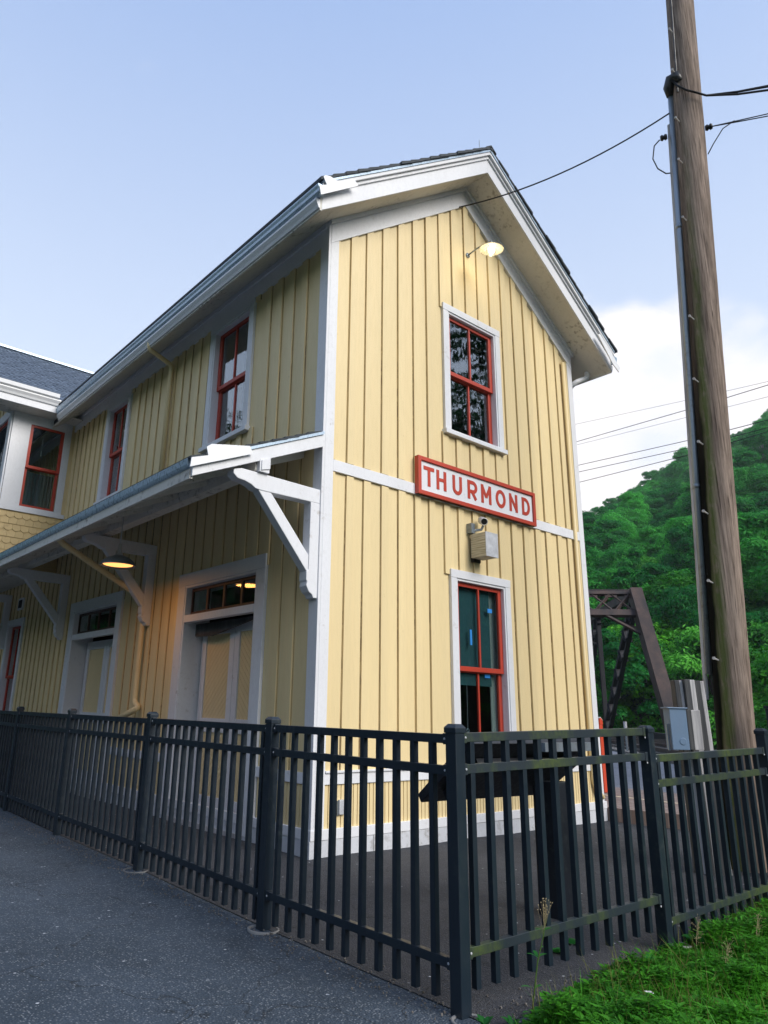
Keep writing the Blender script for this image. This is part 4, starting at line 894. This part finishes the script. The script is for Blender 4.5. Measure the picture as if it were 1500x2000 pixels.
# distant power lines across the valley
PL_ = [[(54.31, 29.52, 29.34), (51.83, 16.81, 27.14), (49.84, 10.64, 25.83)], [(54.31, 29.51, 27.5), (51.74, 17.04, 26.31), (49.82, 10.68, 25.55)], [(54.43, 29.32, 27.21), (51.71, 17.1, 25.64), (49.79, 10.79, 24.63)],
       [(54.4, 29.37, 25.09), (51.7, 17.13, 23.62), (49.72, 11.01, 22.84)], [(54.42, 29.33, 24.41), (51.67, 17.2, 22.96), (49.69, 11.08, 22.25)], [(54.41, 29.35, 23.37), (51.65, 17.25, 22.39), (49.68, 11.12, 21.94)]]
PL_ = [[Vector(p) for p in l_] for l_ in PL_]
for i, l_ in enumerate(PL_):
    e0 = l_[0] + (l_[0] - l_[1]) * 1.2; e1 = l_[2] + (l_[2] - l_[1]) * 4
    wire('power_line', [e0] + l_ + [e1], .028 if i not in (0, 2) else .014, ['highest and thinnest', 'second highest, thick', 'third highest, faint', 'fourth highest', 'second lowest', 'lowest'][i] + ' of the power lines crossing the sky behind the pole', 'power lines over the valley', 'power line', 'dark_steel')

# ------------------------------------------------------------------ meter box and timbers beside the pole
bxm = thing('meter_box', (2.95, -2.86, 1.33), 'blue grey steel meter box mounted on the timber posts', 'electrical box')
rt = Vector((.14, -.11, 0)).normalized(); dp = Vector((.6, .75, 0)).normalized()
def obox(o_, u0, u1, d0, d1, z0, z1, name, mat, par, bev=.004, lean=0.):
    s = MB(); O = Vector(o_)
    vs = [O + rt * u + dp * d + Vector((0, 0, z)) + rt * (lean * (z - z0)) for z in (z0, z1) for u, d in ((u0, d0), (u1, d0), (u1, d1), (u0, d1))]
    s.add(vs, [(0, 3, 2, 1), (4, 5, 6, 7), (0, 1, 5, 4), (1, 2, 6, 5), (2, 3, 7, 6), (3, 0, 4, 7)]); return s.build(name, mat, par, bev=bev)
O = (2.86, -2.80, 0)
obox(O, .02, .21, .0, .16, 1.33, 1.77, 'housing', 'box_steel', bxm); obox(O, -.005, .225, -.012, .17, 1.77, 1.785, 'lid', 'box_steel', bxm)
s = MB(); s.lathe([(.0, .004), (.035, .004), (.04, .0)], Vector(O) + rt * .14 - dp * .001 + Vector((0, 0, 1.42)), 20, -dp); s.build('round_knockout', 'box_steel', bxm)
s = MB(); s.tube([Vector(O) + rt * .0 + dp * .05 + Vector((0, 0, 1.32)), Vector(O) + rt * .0 + dp * .05 + Vector((0, 0, 1.6))], .015, 8); s.build('side_pipe', 'galvanized', bxm)
def timber(u0, u1, z0, z1, mat2, label, d0=.1, d1=.26, lean=0., sp=.6):
    c = Vector(O) + rt * ((u0 + u1) / 2) + dp * d0
    t = thing('timber_post', (c.x, c.y, max(0, z0)), label, 'timber post', 'weathered timber posts beside the pole')
    us = u0 + (u1 - u0) * sp
    obox(O, u0, us, d0, d1, z0, z1, 'dark_face_board', 'weathered_wood', t, .006, lean); obox(O, us + .002, u1, d0 + .01, d1 - .01, z0, z1 - .004, 'pale_edge_board', mat2, t, .006, lean)
    return t
timber(.235, .40, 1.33, 1.765, 'weathered_pale', 'short wood grained block between the meter box and the tall timbers', .05, .2, 0, .35)
timber(.30, .40, 0, 2.10, 'weathered_pale', 'slim dark timber post behind the short wooden block', .30, .42, -.02, .55)
timber(.395, .525, 0, 2.11, 'weathered_pale', 'tall grey timber post with a bright pale edge, middle of the three', .26, .40, -.02, .52)
timber(.535, .665, 0, 2.10, 'weathered_pale', 'tall grey timber post nearest the utility pole', .28, .42, -.03, .62)
gp = thing('gate_post', (3.95, -3.46, 0), 'dark grey square post at the right edge behind the fence', 'post')
s = MB(); s.box(3.86, 4.02, -3.60, -3.44, 0, 1.80); s.build('shaft', 'exhibit_steel', gp, bev=.01); s = MB(); s.box(3.85, 4.03, -3.61, -3.43, 1.801, 1.83); s.build('cap', 'exhibit_steel', gp)

# ------------------------------------------------------------------ steel truss bridge
br = thing('truss_bridge', (39.4, 15.2, .4), 'dark rusty steel railway truss bridge with lattice portal', 'bridge')
Bz = .45; Tz = 10.4; PLn = 6.23; Wd = 6.2
NODE = [0, 6.23, 19.3, 31, 43, 55, 67, 79, 86]
def bp(panel_, side_, z): return Vector((39.38, 15.21, 0)) + ax * float(np.interp(panel_, range(9), NODE)) + nn * (Wd * side_) + Vector((0, 0, z))
NP = 8
for sd_ in (0, 1):
    s = MB(); s.bar(bp(0, sd_, Bz), bp(1, sd_, Tz), 1.0, .8, up=nn); s.build('end_post', 'rusty_steel', br)
    s = MB(); s.bar(bp(1, sd_, Tz), bp(NP - 1, sd_, Tz), .6, .6); s.build('top_chord', 'rusty_steel', br)
    s = MB(); s.bar(bp(-.1, sd_, Bz), bp(NP + .1, sd_, Bz), .4, .7); s.build('bottom_chord', 'dark_steel', br)
    for k in range(1, NP):
        s = MB(); o1 = ax * .16
        for e in (-1, 1): s.bar(bp(k, sd_, Bz) + o1 * e, bp(k, sd_, Tz) + o1 * e, .09, .35, up=nn)
        z = 1.2
        while z < Tz - .6 and k > 1: s.bar(bp(k, sd_, z) - o1, bp(k, sd_, z + .5) + o1, .05, .3, up=nn); s.bar(bp(k, sd_, z) + o1, bp(k, sd_, z + .5) - o1, .05, .3, up=nn); z += .5
        if k != 1: s.build('vertical', 'dark_steel', br)
    for (a, b_) in ((1, 2), (2, 3), (3, 4)):
        s = MB(); A = bp(a, sd_, Tz - .2); Z = bp(b_, sd_, Bz); dv = (Z - A).normalized(); px = Vector(nn) * .0 + dv.cross(nn).normalized() * .55
        for e in (-1, 1): s.bar(A + px * e, Z + px * e, .22 if e < 0 else .34, .30, up=nn)
        for t in np.linspace(.12, .93, 7): c = A.lerp(Z, float(t)); s.bar(c - px, c + px, .06, .42, up=nn); s.bar(c - px - dv * .25, c - px + dv * .25, .06, .42, up=nn); c2 = c + dv * .2; s.bar(c2 - px, c2 + px, .62, .06, up=dv)
        s.build('diagonal', 'dark_steel', br)
# portal bracing in the plane of the end posts
def pp_(side_, t): return bp(0, 0, Bz).lerp(bp(1, 0, Tz), t) + nn * (Wd * side_)
s = MB(); pn_ = (bp(1, 0, Tz) - bp(0, 0, Bz)).cross(nn).normalized()
for t, wd in ((.992, .42), (.83, .50)): s.bar(pp_(.03, t), pp_(.97, t), .30, wd, up=(bp(1, 0, Tz) - bp(0, 0, Bz)))
for k in range(4):
    a, b_ = .06 + k * .22, .06 + (k + 1) * .22
    s.bar(pp_(a, .985), pp_(b_, .84), .10, .24, up=(bp(1, 0, Tz) - bp(0, 0, Bz))); s.bar(pp_(b_, .985), pp_(a, .84), .10, .24, up=(bp(1, 0, Tz) - bp(0, 0, Bz)))
    for tt in (.835, .985):
        c = pp_(a, tt); s.bar(c - nn * .42, c + nn * .42, .06, .66, up=(bp(1, 0, Tz) - bp(0, 0, Bz)))
s.bar(pp_(.0, .655), pp_(.40, .82), .16, .20, up=pn_); s.bar(pp_(1.0, .655), pp_(.60, .82), .16, .20, up=pn_)
s.build('portal_bracing', 'rusty_steel', br)
s = MB()
for k in range(1, NP): s.bar(bp(k, 0, Tz), bp(k, 1, Tz), .25, .3); s.bar(bp(k, 0, Tz - 1.6), bp(k, 1, Tz - 1.6), .2, .25); s.bar(bp(k, 0, Tz - 2.6), bp(k, .4, Tz - 1.6), .15, .15); s.bar(bp(k, 1, Tz - 2.6), bp(k, .6, Tz - 1.6), .15, .15)
for k in range(NP + 1): s.bar(bp(k, 0, Bz - .3), bp(k, 1, Bz - .3), .35, .7)
s.build('cross_bracing', 'dark_steel', br)

# ------------------------------------------------------------------ trees
def crown_mesh(name, seed, h, r, nclump, nleaf, leaf, mat, base=.3, flat=1.):
    rd = np.random.RandomState(seed); cs = []
    for i in range(nclump):
        t = rd.rand() ** .8; z = h * (base + (1 - base) * t); rr = r * math.sqrt(max(.05, 1 - ((t - .38) / .68) ** 2)) * (.55 + .45 * rd.rand()); a = rd.rand() * 6.283
        cs.append((rr * math.cos(a), rr * math.sin(a), z, r * (.20 + .20 * rd.rand())))
    V = []; F = []
    for (cx, cy, cz, cr_) in cs:
        k = int(nleaf / nclump)
        dv = rd.normal(size=(k, 3)); dv /= np.linalg.norm(dv, axis=1)[:, None]; dv[:, 2] = np.where(dv[:, 2] < -.3, -dv[:, 2], dv[:, 2])
        rad = cr_ * (.55 + .5 * rd.rand(k)); P = dv * rad[:, None] * np.array([1, 1, .75 * flat]) + np.array([cx, cy, cz])
        nr = dv * 1.2 + rd.normal(size=(k, 3)) * .42 + np.array([0, 0, .45]); nr /= np.linalg.norm(nr, axis=1)[:, None]
        t1 = np.cross(nr, rd.normal(size=(k, 3))); t1 /= np.linalg.norm(t1, axis=1)[:, None]; t2 = np.cross(nr, t1)
        L_ = leaf * (.6 + .8 * rd.rand(k))[:, None]; Wl = L_ * .62
        for i in range(k):
            o = len(V); V += [tuple(P[i] - t1[i] * L_[i]), tuple(P[i] + t2[i] * Wl[i] * .7 + nr[i] * L_[i] * .12), tuple(P[i] + t1[i] * L_[i]), tuple(P[i] - t2[i] * Wl[i] * .7 + nr[i] * L_[i] * .12)]; F.append((o, o + 1, o + 2, o + 3))
    me = bpy.data.meshes.new(name); me.from_pydata(V, [], F); me.materials.append(MATS[mat]); return me, cs
def trunk_mesh(name, h, r, cs, seed, mat='bark', nb=7):
    rd = random.Random(seed); s = MB(); s.tube([(0, 0, -1), (rd.uniform(-.2, .2), rd.uniform(-.2, .2), h * .35), (rd.uniform(-.4, .4), rd.uniform(-.4, .4), h * .85)], [r, r * .7, r * .2], 7)
    for c in cs[:nb]: z0 = max(h * .2, c[2] * rd.uniform(.5, .7)); s.tube([(0, 0, z0), (c[0] * .5, c[1] * .5, (z0 + c[2]) / 2 + .2), (c[0], c[1], c[2])], [r * .4, r * .25, r * .06], 5)
    me = bpy.data.meshes.new(name); me.from_pydata([tuple(v) for v in s.v], [], s.f); me.materials.append(MATS[mat]); return me
PROT = {}
def proto(key, *a, nb=7, bark='bark', **k):
    me, cs = crown_mesh('crown', *a, **k); PROT[key] = (me, trunk_mesh('trunk', a[1], a[2] * .055 + .06, cs, a[0], bark, nb))
proto('round', 11, 15, 5.6, 60, 13000, .24, 'leaf_forest'); proto('tall', 12, 18, 4.8, 60, 13000, .24, 'leaf_forest'); proto('wide', 13, 13, 6.2, 70, 14000, .24, 'leaf_mid', base=.2)
proto('bright', 21, 12, 5.0, 60, 14000, .22, 'leaf_bright', base=.12); proto('near', 22, 17, 5.4, 80, 22000, .26, 'leaf_dark', base=.15); proto('pale', 23, 15, 4.2, 26, 2600, .25, 'leaf_pale', base=.35, nb=20, bark='dead_bark')
proto('open', 25, 17, 5.4, 60, 4800, .24, 'leaf_dark', base=.15)
proto('dead', 24, 13, 3.2, 24, 240, .2, 'leaf_pale', base=.35, nb=24, bark='dead_bark')
def tree(key, name, x, y, sc_, rot, label, group=None, dz=-.5):
    z = hterr(x, y) + dz; t = thing(name, (x, y, z), label, 'tree', group); cm, tm = PROT[key]
    for nm, me_ in (('crown', cm), ('trunk', tm)):
        o = bpy.data.objects.new(nm, me_); col.objects.link(o); o.parent = t
    t.scale = (sc_,) * 3 if not isinstance(sc_, tuple) else sc_; t.rotation_euler.z = rot; return t
def pol(az, d): return CAM.x + d * math.cos(R(az)), CAM.y + d * math.sin(R(az))
def T2(key, name, az, d, sc_, label, group=None, dz=-.5): x, y = pol(az, d); return tree(key, name, x, y, sc_, az * 1.3, label, group, dz)
T2('bright', 'broadleaf_tree', 27.6, 104, 1.25, 'bright yellow green tree seen through the bridge frame')
T2('bright', 'broadleaf_tree', 25.4, 112, 1.3, 'bright green tree just right of the inclined bridge post')
T2('wide', 'broadleaf_tree', 29.9, 118, 1.2, 'light green tree between the depot corner and the bridge portal')
T2('bright', 'broadleaf_tree', 17.2, 78, 1.35, 'bright green tree at the right edge of the photo behind the pole')
T2('bright', 'broadleaf_tree', 20.0, 100, 1.0, 'small bright green tree to the right of the pole')
T2('wide', 'broadleaf_tree', 23.6, 100, 1.05, 'green tree behind the timbers left of the pole')
T2('pale', 'leafy_tree', 28.4, 215, 1.1, 'pale grey green tree standing among darker ones above the bridge')
T2('dead', 'bare_tree', 18.6, 230, 1.5, 'bare pale tree with thin branches on the hillside right of the pole')
x_, y_ = pol(17.7, 425); tree('tall', 'ridge_tree', x_, y_, 1.25, 1., 'tall ragged tree on the ridge at the right edge', None, 2)
x_, y_ = pol(30.3, 418); tree('dead', 'ridge_tree', x_, y_, 1.1, 2., 'thin ragged tree on the low left end of the ridge', None, 2)
# trees standing behind the photographer: they are what the gable window mirrors
for i, (x, y, s_) in enumerate(((19, -13.5, 1.12), (27, -10, 1.2), (29, -20, 1.3), (36, -14, 1.2))):
    tree('open', 'roadside_tree', x, y, s_, i * 1.1, ['nearest', 'second nearest', 'rightmost', 'farthest'][i] + ' tall dark tree outside the frame that the gable window mirrors', 'trees mirrored in the gable window')
for i, (x, y, s_) in enumerate(((-30, 9, .85), (-32, 20, .8), (-29, -2, .75), (-34, 33, .9), (-12, 24, .98), (-18, 31, 1.1))):
    tree('near' if i < 4 else 'open', 'roadside_tree', x, y, s_, i * 1.7, ['first', 'second', 'third', 'fourth', 'fifth', 'sixth'][i] + ' tall dark tree across the path along the street, mirrored in side windows', 'trees mirrored in the side windows')

# the wood covering both sides of the gorge: one mass, scattered on the terrain
rd = np.random.RandomState(5); pts = []; cell = {}
tries = 0
while len(pts) < 4200 and tries < 90000:
    tries += 1; u = rd.rand()
    if u < .8: az = rd.uniform(2, 48)
    else: az = rd.uniform(60, 345)
    e, s0, dm, val = prof(az); d = math.sqrt(rd.uniform((s0 + 4) ** 2, (dm * 1.08) ** 2)); x = CAM.x + d * math.cos(R(az)); y = CAM.y + d * math.sin(R(az))
    if -30 < x < 45 and -40 < y < 60 and (x > -17) and d < 60: continue
    k = (int(x // 7.2), int(y // 7.2))
    if cell.get(k, 0) >= 1: continue
    cell[k] = 1; pts.append((x, y, hterr(x, y) - 1.5))
me = bpy.data.meshes.new('woodland'); me.from_pydata(pts, [], []); wd_ = bpy.data.objects.new('woodland', me); col.objects.link(wd_); tag(wd_, 'dense green wood covering the mountainside across the river', 'woodland', None, 'stuff')
ng = bpy.data.node_groups.new('scatter', 'GeometryNodeTree'); ng.interface.new_socket('Geometry', in_out='INPUT', socket_type='NodeSocketGeometry'); ng.interface.new_socket('Geometry', in_out='OUTPUT', socket_type='NodeSocketGeometry')
gi = ng.nodes.new('NodeGroupInput'); go = ng.nodes.new('NodeGroupOutput'); iop = ng.nodes.new('GeometryNodeInstanceOnPoints'); g2i = ng.nodes.new('GeometryNodeGeometryToInstance')
# the scattered crowns reuse the meshes of trees that stand in the scene
def src(key):
    cm = PROT[key][0]
    for o in bpy.data.objects:
        if o.type == 'MESH' and o.data == cm: return o
    return None
T2('round', 'broadleaf_tree', 24.9, 150, 1.1, 'rounded green tree low on the slope left of the conduit'); T2('tall', 'broadleaf_tree', 26.4, 165, 1.0, 'slender dark green tree above the inclined bridge post')
for key in ('round', 'tall', 'wide', 'tall', 'round'):
    oi = ng.nodes.new('GeometryNodeObjectInfo'); oi.inputs['Object'].default_value = src(key); oi.inputs['As Instance'].default_value = True; oi.transform_space = 'ORIGINAL'; ng.links.new(oi.outputs['Geometry'], g2i.inputs[0])
def rnd(a, b_, seed, typ='FLOAT'):
    r_ = ng.nodes.new('FunctionNodeRandomValue'); r_.data_type = typ; r_.inputs['Seed'].default_value = seed
    if typ == 'FLOAT_VECTOR': r_.inputs[0].default_value = a; r_.inputs[1].default_value = b_; return r_.outputs[0]
    r_.inputs[2].default_value = a; r_.inputs[3].default_value = b_; return r_.outputs[1]
ri = ng.nodes.new('FunctionNodeRandomValue'); ri.data_type = 'INT'; ri.inputs[4].default_value = 0; ri.inputs[5].default_value = 4; ri.inputs['Seed'].default_value = 9
ng.links.new(gi.outputs[0], iop.inputs['Points']); ng.links.new(g2i.outputs[0], iop.inputs['Instance']); iop.inputs['Pick Instance'].default_value = True
ng.links.new(ri.outputs[2], iop.inputs['Instance Index']); ng.links.new(rnd((-.12, -.12, 0), (.12, .12, 6.28), 3, 'FLOAT_VECTOR'), iop.inputs['Rotation']); ng.links.new(rnd((.8, .8, .7), (1.45, 1.45, 1.35), 4, 'FLOAT_VECTOR'), iop.inputs['Scale'])
ng.links.new(iop.outputs[0], go.inputs[0]); md = wd_.modifiers.new('scatter', 'NODES'); md.node_group = ng

# ------------------------------------------------------------------ ground cover at the lower right
gy = MB(); gy.prism([(-1.9, -14), (14, -14), (14, -3.45), (6.4, -3.66), (2.9, -3.70), (.5, -3.86), (-.3, -3.90), (-1.12, -4.00), (-1.66, -4.06), (-1.9, -6.2)], -.01, .012, lambda u, d, v: (u, v, d)); tag(gy.build('soil_bank', 'soil'), kind='structure')
rd = np.random.RandomState(3); V = []; F = []; 
def edge_y(x): return float(np.interp(x, [-1.66, -1.12, -.3, .5, 2.9, 6.4], [-4.08, -4.02, -3.93, -3.90, -3.74, -3.7]))
def lump(x, y): return .5 + .5 * math.sin(x * 3.3 + 1.2 * math.sin(y * 2.7)) * math.cos(y * 3.9 + x)
def gcover(n, xr, yr, minlen, maxlen, V, F, leafy=.7):
    for _ in range(n):
        x = rd.uniform(*xr); y = rd.uniform(*yr); ey = edge_y(x) + .05 * math.sin(x * 9) + .04 * math.sin(x * 23)
        if y > ey or x < -1.72 + .05 * math.sin(y * 8) - (y + 4) * -.13: continue
        em = min(1, (ey - y) / .25 + .25); lm = lump(x, y); h_ = (.02 + .17 * lm + .05 * math.sin(x * 11 + y * 7) * math.cos(y * 13)) * em; h_ = max(.015, h_)
        a = rd.uniform(0, 6.283)
        if rd.rand() < leafy:      # small leaf on the mound surface
            z = h_ * rd.uniform(.35, 1.05) + .012; L_ = rd.uniform(.009, .024) * (1 + 1.0 * (rd.rand() < .15)); tl = rd.uniform(-.5, .7); c, s_ = math.cos(a), math.sin(a); w_ = L_ * rd.uniform(.3, .5)
            o = len(V); V += [(x, y, z), (x + c * L_ - s_ * w_, y + s_ * L_ + c * w_, z + tl * L_), (x + 2 * c * L_, y + 2 * s_ * L_, z + tl * 1.2 * L_), (x + c * L_ + s_ * w_, y + s_ * L_ - c * w_, z + tl * L_)]; F.append((o, o + 1, o + 2, o + 3))
        else:                      # blade
            L_ = rd.uniform(minlen, maxlen) * em + h_ * .5; w_ = rd.uniform(.0015, .004); c, s_ = math.cos(a), math.sin(a); bx_, by_ = rd.normal() * .4 * L_, rd.normal() * .4 * L_
            o = len(V); V += [(x - c * w_, y - s_ * w_, .0), (x + c * w_, y + s_ * w_, .0), (x + bx_ * .4 + c * w_ * .8, y + by_ * .4 + s_ * w_ * .8, L_ * .6), (x + bx_ * .4 - c * w_ * .8, y + by_ * .4 - s_ * w_ * .8, L_ * .6), (x + bx_, y + by_, L_)]
            F.append((o, o + 1, o + 2, o + 3)); F.append((o + 3, o + 2, o + 4))
gcover(170000, (-1.75, 3.2), (-5.6, -3.7), .03, .10, V, F, .93); gcover(60000, (-1.8, 9), (-9, -3.65), .06, .2, V, F, .5)
me = bpy.data.meshes.new('grass'); me.from_pydata(V, [], F); me.materials.append(MATS['grass_leaf']); o = bpy.data.objects.new('grass', me); col.objects.link(o); tag(o, 'low green weeds and grass outside the fence', 'grass', None, 'stuff')
V = []; F = []
for _ in range(5200):     # dry stalks and dead blades
    x = rd.uniform(-1.6, 3.2); y = rd.uniform(-5.4, -3.75)
    if y > edge_y(x) + .06 * rd.normal() or math.sin(x * 2.1 + 4) + math.cos(y * 3) + rd.normal() * .7 < .4: continue
    L_ = rd.uniform(.05, .26); w_ = rd.uniform(.001, .0022); a = rd.uniform(0, 6.283); c, s_ = math.cos(a), math.sin(a); bx_, by_ = rd.normal() * .35 * L_, rd.normal() * .35 * L_
    o = len(V); V += [(x - c * w_, y - s_ * w_, .01), (x + c * w_, y + s_ * w_, .01), (x + bx_ * .5 + c * w_, y + by_ * .5 + s_ * w_, L_ * .6), (x + bx_ * .5 - c * w_, y + by_ * .5 - s_ * w_, L_ * .6), (x + bx_, y + by_, L_)]; F.append((o, o + 1, o + 2, o + 3)); F.append((o + 3, o + 2, o + 4))
me = bpy.data.meshes.new('dry_grass'); me.from_pydata(V, [], F); me.materials.append(MATS['grass_dry']); o = bpy.data.objects.new('dry_grass', me); col.objects.link(o); tag(o, 'dry yellowish stalks mixed into the grass', 'dry grass', None, 'stuff')
# loose stones and litter along the foot of the fence
V = MB()
for _ in range(900):
    if rd.rand() < .8: t = rd.rand(); x = -1.85 + rd.normal() * .10; y = -3.8 + t * 9
    else: x = rd.uniform(-1.6, 2.2); y = -3.88 + rd.normal() * .08
    r = rd.uniform(.002, .008); q = [(x + r * math.cos(a) * rd.uniform(.7, 1.2), y + r * math.sin(a) * rd.uniform(.7, 1.2)) for a in (0, 1.2, 2.5, 3.8, 5.1)]
    V.prism(q, .012, .016 + r * .8, lambda u, d, v: (u, v, d))
tag(V.build('pebbles', 'gravel'), 'small pebbles and grit along the foot of the fence', 'pebbles', None, 'stuff')
def leafblade(s, base, dirn, L_, w_, droop=.3, fold=.15, n=5):
    base = Vector(base); d = Vector(dirn).normalized(); sd_ = d.cross(Vector((0, 0, 1))).normalized(); vs = []
    for i in range(n + 1):
        t = i / n; c = base + d * (L_ * t) + Vector((0, 0, -droop * L_ * t * t)); ww = w_ * math.sin(math.pi * (t * .9 + .06)) ; vs += [c - sd_ * ww + Vector((0, 0, fold * ww)), c, c + sd_ * ww + Vector((0, 0, fold * ww))]
    s.add(vs, [f for i in range(n) for f in ((3 * i, 3 * i + 1, 3 * i + 4, 3 * i + 3), (3 * i + 1, 3 * i + 2, 3 * i + 5, 3 * i + 4))])
def rosette(x, y, n, L_, w_, label, seed, up_=.9, name='broadleaf_weed', group=None):
    r_ = random.Random(seed); t = thing(name, (x, y, .01), label, 'plant', group); s = MB()
    for k in range(n):
        a = k * 2.4 + r_.uniform(-.3, .3); leafblade(s, (x, y, .01), (math.cos(a), math.sin(a), up_ * r_.uniform(.6, 1.5)), L_ * r_.uniform(.7, 1.1), w_ * r_.uniform(.8, 1.2), .45)
    s.build('leaves', 'broad_leaf', t, smooth=True, recalc=False); return t
rosette(.60, -4.02, 11, .26, .055, 'broad leaved weed in the grass beside the second right hand post', 1, 1.4)
rosette(.98, -3.98, 9, .24, .05, 'broad leaved weed just right of the collar, behind the first', 8, 1.1)
rosette(-.22, -4.08, 7, .22, .045, 'upright broad leaf clump at the left tip of the grass', 2, 2.2)
rosette(2.05, -3.93, 10, .26, .05, 'leafy weed at the right edge of the photo by the fence', 3, 1.6)
rosette(-.38, -3.42, 5, .13, .045, 'small weed growing inside the fence near the exhibit post', 4, .9); rosette(-.12, -3.38, 4, .11, .04, 'tiny weed inside the fence right of the other one', 5, .7)
rosette(-1.86, -3.98, 8, .13, .016, 'grassy tuft at the foot of the corner fence post', 6, 1.8); rosette(-1.72, -4.06, 7, .12, .014, 'little green tuft right of the corner post foot', 9, 1.5)
tw = thing('tall_weed', (-1.45, -4.02, 0), 'tall thin weed with a dry seed head in front of the fence', 'plant'); s = MB()
SP_ = [Vector(p) for p in ((-1.47, -4.0, 0), (-1.45, -4.01, .12), (-1.43, -4.03, .28), (-1.40, -4.06, .42), (-1.385, -4.07, .50))]; s.tube(SP_, [.005, .0045, .004, .003, .002], 6); s.build('stalk', 'stem', tw, smooth=True)
s = MB()
for (i, a, L_) in ((1, 2.6, .10), (1, -.5, .07), (2, 2.2, .075), (2, -.6, .075), (2, 1.2, .07), (3, 2.6, .06), (3, -.8, .06), (0, .2, .09), (0, 2.9, .08)): leafblade(s, SP_[i] + Vector((0, 0, .02)), (math.cos(a), math.sin(a) * .6, .5), L_, .012, .3)
s.build('leaves', 'broad_leaf', tw, smooth=True, recalc=False)
s = MB(); r_ = random.Random(4)
for k in range(26):
    e = SP_[4] + Vector((r_.gauss(0, .019), r_.gauss(0, .016), r_.uniform(.02, .11))); s.tube([SP_[3].lerp(SP_[4], r_.random()), e], .0005, 4); s.lathe([(0, -.004), (.0035, 0), (0, .005)], e, 6)
s.build('seed_head', 'seed_head', tw)
# a few dry weed stems standing up in the grass
for i, (x, y, h_) in enumerate(((.30, -4.12, .26), (.75, -4.35, .30), (.0, -4.45, .24))):
    t = thing('dry_weed', (x, y, 0), ['dry brown stemmed weed at the left of the grass', 'taller dry brown weed in the middle of the grass', 'dry brown weed near the bottom edge of the grass'][i], 'plant'); s = MB(); top = Vector((x + .03, y - .02, h_)); s.tube([(x, y, 0), (x + .01, y, h_ * .6), top], .0022, 5)
    for k in range(34): p0 = Vector((x, y, 0)).lerp(top, r_.uniform(.5, 1)); e = p0 + Vector((r_.gauss(0, .018), r_.gauss(0, .018), r_.uniform(0, .05))); s.tube([p0, e], .0005, 4); s.lathe([(0, -.003), (.0025, 0), (0, .003)], e, 5)
    s.build('stalk', 'seed_head', t)
fl = thing('white_flower', (-.92, -4.42, .1), 'white petal lying in the grass near the bottom edge', 'flower'); s = MB()
for k in range(4): a = k * 1.6; leafblade(s, (-.92, -4.42, .13), (math.cos(a), math.sin(a), .3), .03, .012, .2)
s.build('petals', 'petal', fl, smooth=True, recalc=False); s = MB(); s.tube([(-.92, -4.42, .0), (-.92, -4.42, .13)], .002, 5); s.build('stem', 'stem', fl)

# ------------------------------------------------------------------ thin valley air
hm = bpy.data.materials.new('valley_air'); hm.use_nodes = True; t_ = hm.node_tree; t_.nodes.clear(); o_ = t_.nodes.new('ShaderNodeOutputMaterial'); v_ = t_.nodes.new('ShaderNodeVolumePrincipled')
v_.inputs['Color'].default_value = (.86, .93, 1, 1); v_.inputs['Density'].default_value = .00022; v_.inputs['Anisotropy'].default_value = .2; t_.links.new(v_.outputs[0], o_.inputs['Volume']); MATS['valley_air'] = hm
b = MB(); b.box(-620, 640, -640, 620, -9.5, 330); hz_ = b.build('haze', 'valley_air'); tag(hz_, 'thin pale haze lying in the river gorge', 'haze', None, 'stuff')
